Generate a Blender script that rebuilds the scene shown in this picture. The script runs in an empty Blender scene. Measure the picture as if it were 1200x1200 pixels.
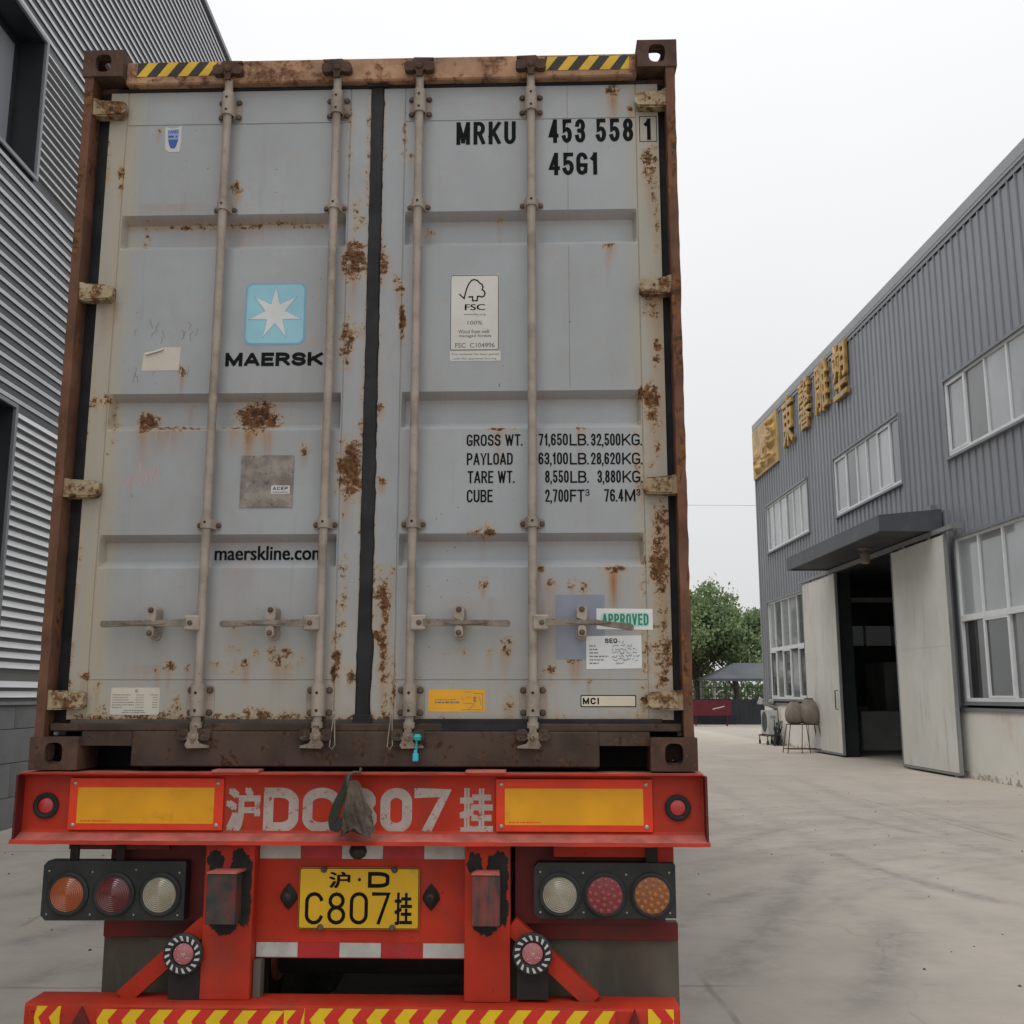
import bpy, bmesh, math, random
import numpy as np
from mathutils import Vector, Matrix, noise as mnoise

random.seed(7)
np.random.seed(7)
SC = bpy.context.scene
COL = SC.collection
R = math.radians

# ------------------------------------------------------------------ camera
cam_d = bpy.data.cameras.new('camera')
cam = bpy.data.objects.new('camera', cam_d)
COL.objects.link(cam)
cam.location = (0, 0, 1.62)
cam.rotation_euler = (R(90 + 10.006), R(-0.008), R(-0.766))
cam_d.sensor_width = 36
cam_d.lens = 1217.58 / 1200 * 36
cam_d.clip_start = 0.05
cam_d.clip_end = 3000
SC.camera = cam

# ------------------------------------------------------------------ overcast sky
SUN_EL, SUN_AZ = 66, -140          # degrees; azimuth clockwise from +Y, so the sun stands behind the camera, to the left
world = bpy.data.worlds.new('World')
SC.world = world
world.use_nodes = True
wt = world.node_tree
wt.nodes.clear()
w_out = wt.nodes.new('ShaderNodeOutputWorld')
w_bg = wt.nodes.new('ShaderNodeBackground')
w_sky = wt.nodes.new('ShaderNodeTexSky')
w_sky.sky_type = 'NISHITA'
w_sky.sun_disc = False
w_sky.sun_elevation = R(SUN_EL)
w_sky.sun_rotation = R(SUN_AZ)
w_sky.air_density = 1.0
w_sky.dust_density = 6.0
w_hsv = wt.nodes.new('ShaderNodeHueSaturation')
w_hsv.inputs['Saturation'].default_value = 0.12
wt.links.new(w_sky.outputs[0], w_hsv.inputs['Color'])
# cloud layer: CIE overcast distribution, brighter towards the zenith
w_tc = wt.nodes.new('ShaderNodeTexCoord')
w_sep = wt.nodes.new('ShaderNodeSeparateXYZ')
wt.links.new(w_tc.outputs['Generated'], w_sep.inputs[0])
w_ramp = wt.nodes.new('ShaderNodeMapRange')
w_ramp.inputs['From Min'].default_value = 0.0
w_ramp.inputs['From Max'].default_value = 1.0
w_ramp.inputs['To Min'].default_value = 6.9
w_ramp.inputs['To Max'].default_value = 12.2
wt.links.new(w_sep.outputs['Z'], w_ramp.inputs['Value'])
w_nz = wt.nodes.new('ShaderNodeTexNoise')
w_nz.inputs['Scale'].default_value = 1.6
w_nz.inputs['Detail'].default_value = 3
wt.links.new(w_tc.outputs['Generated'], w_nz.inputs['Vector'])
w_nr = wt.nodes.new('ShaderNodeMapRange')
w_nr.inputs['To Min'].default_value = 0.90
w_nr.inputs['To Max'].default_value = 1.07
wt.links.new(w_nz.outputs['Fac'], w_nr.inputs['Value'])
w_mul = wt.nodes.new('ShaderNodeMath')
w_mul.operation = 'MULTIPLY'
wt.links.new(w_ramp.outputs[0], w_mul.inputs[0])
wt.links.new(w_nr.outputs[0], w_mul.inputs[1])
w_cl = wt.nodes.new('ShaderNodeMix')
w_cl.data_type = 'RGBA'
w_cl.blend_type = 'MULTIPLY'
w_cl.inputs[0].default_value = 1.0
w_cl.inputs[6].default_value = (0.985, 0.99, 1.0, 1)
wt.links.new(w_mul.outputs[0], w_cl.inputs[7])
w_mix = wt.nodes.new('ShaderNodeMix')
w_mix.data_type = 'RGBA'
w_mix.inputs[0].default_value = 0.9
wt.links.new(w_hsv.outputs[0], w_mix.inputs[6])
wt.links.new(w_cl.outputs[2], w_mix.inputs[7])
wt.links.new(w_mix.outputs[2], w_bg.inputs['Color'])
w_bg.inputs['Strength'].default_value = 0.1
wt.links.new(w_bg.outputs[0], w_out.inputs['Surface'])

sun_d = bpy.data.lights.new('sun', 'SUN')
sun_d.energy = 0.8
sun_d.angle = R(40)
sun_d.color = (1.0, 0.97, 0.93)
sun = bpy.data.objects.new('sun', sun_d)
COL.objects.link(sun)
sun.location = (-5, -5, 30)
_d = Vector((math.sin(R(SUN_AZ)) * math.cos(R(SUN_EL)), math.cos(R(SUN_AZ)) * math.cos(R(SUN_EL)), math.sin(R(SUN_EL))))
sun.rotation_euler = _d.to_track_quat('Z', 'Y').to_euler()

SC.view_settings.view_transform = 'Standard'
SC.view_settings.look = 'None'
SC.view_settings.exposure = 0.12
SC.view_settings.gamma = 1.0
SC.view_settings.use_curve_mapping = False
SC.cycles.max_bounces = 4
SC.cycles.diffuse_bounces = 2
SC.cycles.glossy_bounces = 2
SC.cycles.transmission_bounces = 2

# ------------------------------------------------------------------ materials
MATS = {}

class NT:
    """tiny helper round a material node tree"""
    def __init__(self, name):
        self.m = bpy.data.materials.new(name)
        self.m.use_nodes = True
        self.t = self.m.node_tree
        self.b = self.t.nodes['Principled BSDF']
        self.out = self.t.nodes['Material Output']
        self.tc = None
    def n(self, typ, **kw):
        nd = self.t.nodes.new('ShaderNode' + typ)
        for k, v in kw.items():
            setattr(nd, k, v)
        return nd
    def put(self, sock, v):
        if hasattr(v, 'is_linked') or isinstance(v, bpy.types.NodeSocket):
            self.t.links.new(v, sock)
        elif isinstance(v, (tuple, list)) and sock.type == 'RGBA' and len(v) == 3:
            sock.default_value = (*v, 1)
        else:
            sock.default_value = v
    def obj(self):
        if not self.tc:
            self.tc = self.n('TexCoord')
        return self.tc.outputs['Object']
    def noise(self, scale, detail=4, rough=.6, stretch=None, dist=0, off=None):
        nd = self.n('TexNoise')
        nd.inputs['Scale'].default_value = scale
        nd.inputs['Detail'].default_value = detail
        nd.inputs['Roughness'].default_value = rough
        nd.inputs['Distortion'].default_value = dist
        v = self.obj()
        if stretch or off:
            mp = self.n('Mapping')
            if stretch: mp.inputs['Scale'].default_value = stretch
            if off: mp.inputs['Location'].default_value = off
            self.t.links.new(v, mp.inputs['Vector'])
            v = mp.outputs[0]
        self.t.links.new(v, nd.inputs['Vector'])
        return nd.outputs['Fac']
    def math(self, op, a, b=0.0, c=None, clamp=False):
        nd = self.n('Math', operation=op)
        nd.use_clamp = clamp
        self.put(nd.inputs[0], a); self.put(nd.inputs[1], b)
        if c is not None: self.put(nd.inputs[2], c)
        return nd.outputs[0]
    def ramp(self, v, a, b, lo=0.0, hi=1.0, smooth=True):
        nd = self.n('MapRange')
        if smooth: nd.interpolation_type = 'SMOOTHSTEP'
        self.put(nd.inputs['Value'], v)
        nd.inputs['From Min'].default_value = a; nd.inputs['From Max'].default_value = b
        nd.inputs['To Min'].default_value = lo; nd.inputs['To Max'].default_value = hi
        return nd.outputs[0]
    def mix(self, f, a, b, mode='MIX'):
        nd = self.n('Mix', data_type='RGBA', blend_type=mode)
        self.put(nd.inputs[0], f); self.put(nd.inputs[6], a); self.put(nd.inputs[7], b)
        return nd.outputs[2]
    def attr(self, name):
        nd = self.n('Attribute'); nd.attribute_name = name
        return nd.outputs['Fac']
    def bump(self, h, strength=.2, dist=.004):
        nd = self.n('Bump')
        nd.inputs['Strength'].default_value = strength
        nd.inputs['Distance'].default_value = dist
        self.t.links.new(h, nd.inputs['Height'])
        self.t.links.new(nd.outputs[0], self.b.inputs['Normal'])
    def done(self, color, rough=.6, metal=0.0, spec=.4):
        self.put(self.b.inputs['Base Color'], color)
        self.put(self.b.inputs['Roughness'], rough)
        self.put(self.b.inputs['Metallic'], metal)
        self.put(self.b.inputs['Specular IOR Level'], spec)
        return self.m

RUST_D = (0.055, 0.024, 0.012)
RUST_L = (0.20, 0.085, 0.03)

def paint(name, base, rough=.55, var=.18, scale=4.0, rust=0.0, rscale=22, grime=0.0, gcol=(.11, .09, .07), gscale=3.0,
          gstretch=None, metal=0.0, spec=.35, bump=.12, bscale=90, rdark=RUST_D, rlight=RUST_L, rstretch=None, rsoft=.06, each=0.0):
    k = NT(name)
    v = k.noise(scale, 3, .6)
    c = k.mix(k.ramp(v, .3, .7), tuple(x * (1 - var) for x in base), tuple(min(1, x * (1 + var)) for x in base))
    if grime > 0:
        g = k.noise(gscale, 4, .7, stretch=gstretch, off=(3.1, 1.7, 5.3))
        c = k.mix(k.ramp(g, .62 - .35 * grime, .78 - .2 * grime, 0, .35 + .5 * grime), c, gcol)
    rf = rough
    if rust > 0:
        a = k.noise(rscale, 5, .72, stretch=rstretch, off=(9.2, 4.4, 1.3))
        msk = k.ramp(a, .70 - .36 * rust, .70 - .36 * rust + rsoft)
        rc = k.mix(k.ramp(k.noise(rscale * 2.3, 2, .7), .35, .65), rdark, rlight)
        c = k.mix(msk, c, rc)
        rf = k.ramp(msk, 0, 1, rough, .9)
    if each:            # sheet-to-sheet difference
        oi = k.n('ObjectInfo')
        c = k.mix(k.ramp(oi.outputs['Random'], 0, 1, 0, each, False), c, tuple(x * .55 for x in base))
    if bump:
        k.bump(k.noise(bscale, 2, .6), bump, .002)
    MATS[name] = k.done(c, rf, metal, spec)
    return MATS[name]

def door_mat(name, base):
    k = NT(name)
    rust, stain, dirt = k.attr('rust'), k.attr('stain'), k.attr('dirt')
    v = k.noise(2.2, 5, .6)
    c = k.mix(k.ramp(v, .3, .7), tuple(x * .93 for x in base), tuple(x * 1.06 for x in base))
    streak = k.noise(1.0, 5, .65, stretch=(26, 3, 1.6))
    # yellowish grime where water runs
    c = k.mix(k.ramp(k.noise(1.3, 5, .7, stretch=(1.6, 1, .8), off=(6, 1, 4)), .45, .75, 0, .35), c, (.25, .245, .235))
    df = k.math('MULTIPLY', dirt, k.ramp(streak, .25, .65, .55, 1.0))
    c = k.mix(df, c, (.40, .355, .265))
    c = k.mix(k.math('MULTIPLY', k.ramp(streak, .55, .8), .18), c, (.20, .185, .16))
    # orange-brown run-off; also tints the painted shade in the pressings
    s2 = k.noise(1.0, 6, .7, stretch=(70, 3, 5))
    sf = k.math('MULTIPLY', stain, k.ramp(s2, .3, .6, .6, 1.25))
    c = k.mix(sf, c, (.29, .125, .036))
    # small chips
    ch = k.noise(75, 2, .5, off=(1, 8, 3))
    region = k.ramp(k.noise(3.1, 3, .6, off=(5, 5, 5)), .45, .65)
    chm = k.math('MULTIPLY', k.ramp(ch, .735, .77), region)
    c = k.mix(chm, c, (.07, .05, .04))
    # scabs of rust
    n1 = k.noise(36, 5, .78, off=(2, 2, 2))
    q = k.math('ADD', rust, k.math('MULTIPLY', k.math('SUBTRACT', n1, .5), 2.6))
    halo = k.ramp(q, .12, .75, 0, .7)
    c = k.mix(halo, c, (.42, .29, .15))
    msk = k.ramp(q, .52, .78)
    rc = k.mix(k.ramp(k.noise(60, 5, .7), .35, .65), (.045, .020, .011), (.185, .080, .028))
    c = k.mix(msk, c, rc)
    rough = k.ramp(msk, 0, 1, .5, .92)
    h = k.math('ADD', k.math('MULTIPLY', msk, .6), k.math('MULTIPLY', k.noise(120, 4, .6), .25))
    k.bump(h, .35, .003)
    MATS[name] = k.done(c, rough, 0, .35)

def flat(name, col, rough=.5, metal=0, spec=.4, var=.06):
    return paint(name, col, rough, var, 6.0, metal=metal, spec=spec, bump=0)

door_mat('door_paint', (.335, .355, .378))
paint('beige_steel', (.335, .285, .24), .55, .14, 5, rust=.2, rscale=70, grime=.45, gcol=(.17, .13, .10), gscale=7)
paint('cam_steel', (.24, .19, .15), .65, .2, 12, rust=.4, rscale=45, grime=.4, gcol=(.11, .085, .065), gscale=14)
paint('hinge_paint', (.36, .295, .185), .6, .2, 8, rust=.68, rscale=20, rsoft=.14, grime=.5, gcol=(.26, .15, .065), gscale=9)
paint('header_paint', (.37, .215, .125), .7, .25, 6, rust=.66, rscale=15, rsoft=.16, grime=.3, gcol=(.20, .105, .055), gscale=9, rdark=(.085, .042, .025), rlight=(.24, .115, .06), bump=.3)
paint('post_rust', (.135, .062, .036), .8, .35, 5, rust=.45, rscale=14, rstretch=(1, 1, .25), bump=.3)
paint('cast_rust', (.082, .046, .033), .85, .3, 9, rust=.4, rscale=30, bump=.45, rlight=(.16, .08, .04))
paint('sill_rust', (.064, .042, .032), .85, .3, 5, rust=.42, rscale=20, rdark=(.04, .02, .013), rlight=(.105, .055, .03), bump=.4, grime=.2, gcol=(.12, .095, .065))
paint('rubber', (.016, .016, .018), .7, .4, 8, grime=.25, gcol=(.05, .048, .045))
paint('rubber_brown', (.085, .07, .06), .8, .3, 8, grime=.4, gcol=(.05, .045, .04))
paint('side_paint', (.32, .335, .35), .6, .12, 2, rust=.12, grime=.3, gcol=(.2, .18, .15))
paint('handle_steel', (.20, .17, .135), .6, .3, 14, rust=.3, rscale=60, grime=.4, gcol=(.10, .085, .07), gscale=12)
flat('ink', (.010, .011, .012), .85, spec=.08, var=.2)
flat('ink_soft', (.16, .16, .16), .6)
flat('ink_pale', (.30, .29, .28), .6)
flat('sticker_white', (.58, .57, .54), .45)
flat('sticker_cream', (.56, .52, .44), .5)
flat('paper_white', (.68, .70, .70), .6)
flat('sticker_grey', (.52, .52, .52), .4)
flat('logo_blue', (.27, .52, .62), .45)
flat('logo_edge', (.16, .38, .52), .45)
flat('logo_white', (.60, .62, .63), .45)
flat('cup_blue', (.035, .09, .36), .4)
flat('cup_pale', (.30, .36, .55), .4)
flat('label_orange', (.76, .37, .02), .45)
flat('green_ink', (.01, .22, .13), .5)
flat('mint', (.42, .62, .55), .5)
flat('plate_cream', (.62, .56, .44), .4)
flat('patch_blue', (.235, .255, .315), .5, var=.1)
paint('worn_plate', (.25, .225, .195), .6, .3, 18, rust=.3, rscale=45, metal=.3, rlight=(.16, .11, .08), bump=.4)
flat('hazard_yellow', (.62, .38, .02), .5, var=.2)
flat('hazard_black', (.022, .022, .02), .6, var=.3)
flat('chalk_pink', (.44, .335, .33), .8)
flat('seal_blue', (.05, .42, .55), .4)
flat('seal_teal', (.02, .40, .36), .4)
paint('wire', (.32, .29, .25), .4, .2, 10, metal=.6)

paint('red_paint', (.45, .035, .016), .55, .18, 3, rust=.15, rscale=26, grime=.46, gcol=(.21, .05, .036), gscale=3.4, gstretch=(1, 1, .7), spec=.18, rdark=(.02, .016, .014), rlight=(.06, .03, .025))
paint('red_dusty', (.42, .115, .09), .7, .25, 9, grime=.35, gcol=(.22, .12, .10), gscale=6, gstretch=(.5, 2, 6))
paint('red_dark', (.12, .012, .010), .6, .3, 4, grime=.45, gcol=(.03, .02, .018))
paint('black_tar', (.012, .013, .012), .7, .4, 20, bump=.4)
paint('chassis_black', (.022, .018, .017), .8, .3, 5)
paint('grey_box', (.045, .045, .042), .65, .25, 14, grime=.55, gcol=(.20, .028, .02), gscale=13)
paint('scratched_box', (.055, .05, .046), .65, .25, 14, grime=.75, gcol=(.27, .045, .032), gscale=16, gstretch=(3, 1, .5))
paint('reflex_red', (.72, .045, .012), .35, .1, 6, grime=.08, gcol=(.2, .04, .03), gscale=9)
paint('reflex_yellow', (.74, .34, .01), .35, .08, 5, grime=.12, gcol=(.38, .18, .02), gscale=9)
paint('plate_yellow', (.68, .40, .015), .4, .06, 5, grime=.15, gcol=(.35, .22, .04), gscale=8)
paint('strip_white', (.46, .47, .43), .45, .1, 12, grime=.3, gcol=(.28, .22, .19), gscale=14)
paint('strip_red', (.40, .022, .025), .45, .1, 12, grime=.25, gcol=(.25, .06, .05), gscale=14)
paint('chevron_yellow', (.74, .50, .015), .4, .08, 6, grime=.1, gcol=(.4, .25, .04), gscale=11)
paint('chevron_red', (.58, .028, .02), .4, .08, 6)
k = NT('stencil_white')   # brushed white paint, worn through to red
c = k.mix(k.ramp(k.noise(9, 6, .7), .3, .7), (.36, .30, .27), (.46, .40, .365))
MATS['stencil_white'] = k.done(k.mix(k.ramp(k.noise(34, 7, .78), .55, .64), c, (.28, .05, .038)), .7)
paint('lamp_black', (.022, .024, .024), .55, .3, 9, grime=.2, gcol=(.06, .055, .05))
def lens(name, col, rough=.25):
    k = NT(name)
    c = k.mix(k.ramp(k.noise(18, 5, .6), .3, .7), tuple(x * .82 for x in col), col)
    k.b.inputs['Coat Weight'].default_value = .8; k.b.inputs['Coat Roughness'].default_value = .08
    MATS[name] = k.done(c, k.ramp(k.noise(25, 4, .6), .3, .7, rough, rough + .25), 0, .5)
lens('lens_orange', (.34, .068, .008)); lens('lens_red', (.12, .008, .011)); lens('lens_cream', (.31, .285, .21))
lens('lens_led_red', (.20, .008, .015)); lens('lens_led_amber', (.27, .07, .008)); lens('lens_pink', (.46, .13, .14))
lens('bead_red', (.30, .022, .026)); lens('bead_amber', (.36, .115, .014)); lens('lens_side', (.52, .02, .018))
paint('mudflap', (.115, .103, .08), .8, .2, 3, grime=.4, gcol=(.17, .145, .11), gscale=4, gstretch=(2, 1, .5))
paint('tyre', (.02, .02, .02), .85, .3, 12, grime=.4, gcol=(.10, .09, .08), gscale=3)
paint('rim', (.25, .06, .05), .6, .3, 6, grime=.4)
paint('rag', (.095, .075, .057), .9, .4, 14, grime=.4, gcol=(.035, .032, .028), gscale=16, bump=.5, bscale=160)
paint('strap', (.032, .034, .027), .85, .3, 14, bump=.4, bscale=200)
paint('bolt', (.10, .072, .058), .6, .3, 20, rust=.35, rscale=60)
paint('screw', (.42, .40, .37), .4, .2, 20, metal=.7)

paint('clad_dark', (.036, .039, .046), .42, .12, .6, spec=.5, bump=0)
paint('clad_silver_lit', (.80, .81, .82), .42, .07, .6, spec=.5, bump=0, each=.12, grime=.25, gcol=(.55, .54, .52), gscale=.7, gstretch=(1, .5, 3))  # light put into the colour: sky-lit rib faces of the silver sheets
paint('clad_silver', (.15, .153, .155), .42, .06, .6, spec=.5, bump=0)
paint('clad_dark_lit', (.62, .63, .66), .42, .08, .6, spec=.5, bump=0, each=.15, grime=.25, gcol=(.40, .40, .41), gscale=.7, gstretch=(1, .5, 3))  # likewise the rib faces of the dark sheets, coloured as if lit
paint('trim_grey', (.24, .25, .265), .45, .1, 1, metal=.2, bump=0)
paint('dark_frame', (.028, .033, .037), .4, .15, 2, bump=0)
paint('block_grey', (.20, .205, .21), .75, .12, 1.3, grime=.2, gcol=(.13, .125, .12), gscale=1.5)
paint('mortar', (.07, .07, .07), .9, .2, 5)
paint('clad_blue', (.295, .307, .332), .45, .06, .35, metal=.1, spec=.5, bump=0, grime=.12, gcol=(.19, .19, .195), gscale=.8, gstretch=(1, 3, .2), each=.22)
paint('parapet', (.33, .34, .35), .45, .06, .5, metal=.15, bump=0)
paint('canopy_grey', (.085, .091, .102), .5, .1, 1, bump=0, grime=.25, gcol=(.16, .16, .16), gscale=1.5)
paint('canopy_soffit', (.05, .052, .056), .7, .15, 1, bump=0)
paint('white_alu', (.78, .80, .81), .4, .05, 2, bump=0)
k = NT('plaster')          # whitewashed render, stained, flaking along the foot
c = k.mix(k.ramp(k.noise(.7, 3, .6), .3, .7), (.76, .735, .67), (.84, .815, .755))
c = k.mix(k.ramp(k.noise(.9, 4, .7, stretch=(1, 1.5, .6), off=(3, 1, 5)), .50, .70, 0, .55), c, (.55, .44, .30))
sp = k.n('SeparateXYZ'); k.t.links.new(k.obj(), sp.inputs[0])
q = k.math('SUBTRACT', k.noise(5, 5, .7, off=(7, 2, 2)), k.math('MULTIPLY', sp.outputs['Z'], .75))
c = k.mix(k.ramp(q, .44, .53, 0, .8), c, (.33, .285, .23))
MATS['plaster'] = k.done(c, .88, 0, .2)
paint('door_leaf', (.70, .69, .64), .6, .06, .8, grime=.3, gcol=(.44, .40, .33), gscale=1.1, gstretch=(1, 2.5, .35), bump=0)
paint('leaf_edge', (.26, .265, .26), .6, .1, 2, bump=0)
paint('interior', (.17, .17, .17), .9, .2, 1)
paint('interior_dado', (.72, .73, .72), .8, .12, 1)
paint('gold', (.48, .295, .085), .42, .3, 3, metal=.4, spec=.5, grime=.3, gcol=(.20, .10, .035), gscale=5, bump=.2, bscale=14)
paint('gold_flat', (.56, .40, .16), .55, .15, 2, metal=.15, spec=.4, grime=.3, gcol=(.3, .19, .07), gscale=3)
paint('clay', (.235, .205, .165), .9, .18, 4, grime=.35, gcol=(.14, .12, .095), gscale=5, bump=.4, bscale=25)
paint('rust_bar', (.12, .07, .05), .8, .3, 10)
paint('ac_white', (.56, .565, .54), .55, .06, 4, grime=.3, gcol=(.36, .33, .27), gscale=5)
paint('ac_grille', (.05, .055, .055), .6)
paint('junk', (.36, .345, .31), .8, .15, 6)
paint('fence_panel', (.028, .031, .038), .6, .15, 1, bump=0)
paint('fence_iron', (.03, .03, .032), .6, .2, 4, bump=0)
paint('banner_red', (.12, .016, .026), .6, .12, 3, bump=0)
paint('roof_slate', (.095, .105, .118), .6, .12, 1, bump=0)
paint('bark', (.075, .06, .048), .9, .3, 4, bump=.4, bscale=12)
paint('stone', (.30, .285, .26), .9, .3, 30)
paint('cable', (.03, .03, .03), .7)

def pane_mat(name, base, spec=.6, mottle=.25):
    k = NT(name)
    v = k.noise(.55, 3, .55, off=(2, 7, 1))
    c = k.mix(k.ramp(v, .35, .65), tuple(x * (1 - mottle) for x in base), tuple(x * (1 + mottle) for x in base))
    oi = k.n('ObjectInfo')
    c = k.mix(k.ramp(oi.outputs['Random'], 0, 1, 0, .5, False), c, tuple(x * .45 for x in base))
    k.b.inputs['IOR'].default_value = 1.7
    MATS[name] = k.done(c, .05, 0, spec)
pane_mat('pane_curtain', (.40, .42, .435), .6, .14)
pane_mat('pane_grey', (.17, .178, .182), .6, .18)
pane_mat('pane_dark', (.045, .05, .05), .7, .3)
pane_mat('pane_sky', (.42, .45, .475), .5, .08)  # pale base colour stands in for reflected sky

# clear glass for the far window of the hall
k = NT('clear_glass')
tr = k.n('BsdfTransparent'); tr.inputs['Color'].default_value = (.17, .175, .17, 1); gl = k.n('BsdfGlossy'); gl.inputs['Roughness'].default_value = .03
mx = k.n('MixShader'); mx.inputs[0].default_value = .12
k.t.links.new(tr.outputs[0], mx.inputs[1]); k.t.links.new(gl.outputs[0], mx.inputs[2]); k.t.links.new(mx.outputs[0], k.out.inputs['Surface'])
MATS['clear_glass'] = k.m

def leaf_mat(name, a, b):
    k = NT(name)
    g = k.n('NewGeometry')
    c = k.mix(g.outputs['Random Per Island'], a, b)
    k.put(k.b.inputs['Base Color'], c)
    k.b.inputs['Roughness'].default_value = .55
    k.b.inputs['Specular IOR Level'].default_value = .3
    tl = k.n('BsdfTranslucent'); k.put(tl.inputs['Color'], c)
    mx = k.n('MixShader'); mx.inputs[0].default_value = .3
    k.t.links.new(k.b.outputs[0], mx.inputs[1]); k.t.links.new(tl.outputs[0], mx.inputs[2]); k.t.links.new(mx.outputs[0], k.out.inputs['Surface'])
    MATS[name] = k.m
leaf_mat('leaf_a', (.13, .19, .09), (.30, .385, .19))  # pale greens stand in for distance haze
leaf_mat('leaf_b', (.085, .135, .06), (.19, .26, .12))

# concrete yard
k = NT('concrete')
v = k.noise(.35, 6, .62)
c = k.mix(k.ramp(v, .3, .7), (.405, .365, .315), (.475, .432, .38))
c = k.mix(k.ramp(k.noise(1.1, 6, .72, off=(31, 4, 0)), .42, .66, 0, .42), c, (.33, .298, .26))
c = k.mix(k.ramp(k.noise(6.5, 5, .7, off=(3, 14, 0)), .52, .70, 0, .30), c, (.52, .475, .42))
c = k.mix(k.ramp(k.noise(3.2, 7, .7), .35, .75, 0, .40), c, (.36, .33, .295))
c = k.mix(k.ramp(k.noise(.9, 5, .65, stretch=(1, .22, 1), off=(4, 2, 0)), .52, .72, 0, .34), c, (.55, .505, .45))
c = k.mix(k.ramp(k.noise(.8, 6, .7, stretch=(.25, 1, 1), off=(14, 2, 0)), .55, .75, 0, .22), c, (.31, .285, .255))
tk = k.math('MULTIPLY', k.attr('track'), k.ramp(k.noise(3.5, 6, .75, off=(1, 1, 1)), .32, .66, .25, 1.15))
c = k.mix(tk, c, (.15, .143, .14))
c = k.mix(k.attr('dust'), c, (.60, .52, .42))
c = k.mix(k.math('MULTIPLY', k.ramp(k.noise(46, 3, .6), .66, .74), .35), c, (.15, .14, .13))
sp = k.n('SeparateXYZ'); k.t.links.new(k.obj(), sp.inputs[0])
wob = k.math('MULTIPLY', k.math('SUBTRACT', k.noise(1.4, 3, .6), .5), .09)
for ax, per, ph in (('Y', 5.2, 1.55), ('X', 4.6, 1.1)):      # slab joints
    f = k.math('FRACT', k.math('DIVIDE', k.math('ADD', k.math('ADD', sp.outputs[ax], wob), ph), per))
    d = k.math('MULTIPLY', k.math('ABSOLUTE', k.math('SUBTRACT', f, .5)), per)
    c = k.mix(k.math('MULTIPLY', k.ramp(d, .010, .028, .55, 0), k.ramp(k.noise(.7, 4, .7, off=(2, 9, 1)), .42, .6)), c, (.19, .175, .155))
vo = k.n('TexVoronoi', feature='DISTANCE_TO_EDGE'); vo.inputs['Scale'].default_value = .33
wv = k.n('VectorMath', operation='ADD'); nz = k.n('TexNoise'); nz.inputs['Scale'].default_value = 2.2; nz.inputs['Detail'].default_value = 5
k.t.links.new(k.obj(), nz.inputs['Vector']); k.t.links.new(k.obj(), wv.inputs[0]); vs_ = k.n('VectorMath', operation='SCALE'); vs_.inputs['Scale'].default_value = .35; k.t.links.new(nz.outputs['Color'], vs_.inputs[0]); k.t.links.new(vs_.outputs[0], wv.inputs[1]); k.t.links.new(wv.outputs[0], vo.inputs['Vector'])
c = k.mix(k.math('MULTIPLY', k.ramp(vo.outputs['Distance'], .001, .005, .28, 0), k.ramp(k.noise(.5, 3, .6, off=(8, 8, 1)), .48, .62)), c, (.20, .185, .165))
c = k.mix(k.ramp(k.noise(1.9, 4, .6, off=(21, 3, 0)), .70, .78, 0, .45), c, (.24, .225, .205))
k.bump(k.noise(60, 5, .65), .18, .006)
MATS['concrete'] = k.done(c, .88, 0, .25)
k = NT('soil')
MATS['soil'] = k.done(k.mix(k.noise(.3, 5, .6), (.10, .11, .05), (.18, .16, .09)), .95)

# ------------------------------------------------------------------ mesh helpers
OFF = {}
FIT = {}

def root_off(o):
    while o is not None:
        if o.name in OFF: return OFF[o.name]
        o = o.parent
    return (0, 0, 0)

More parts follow.
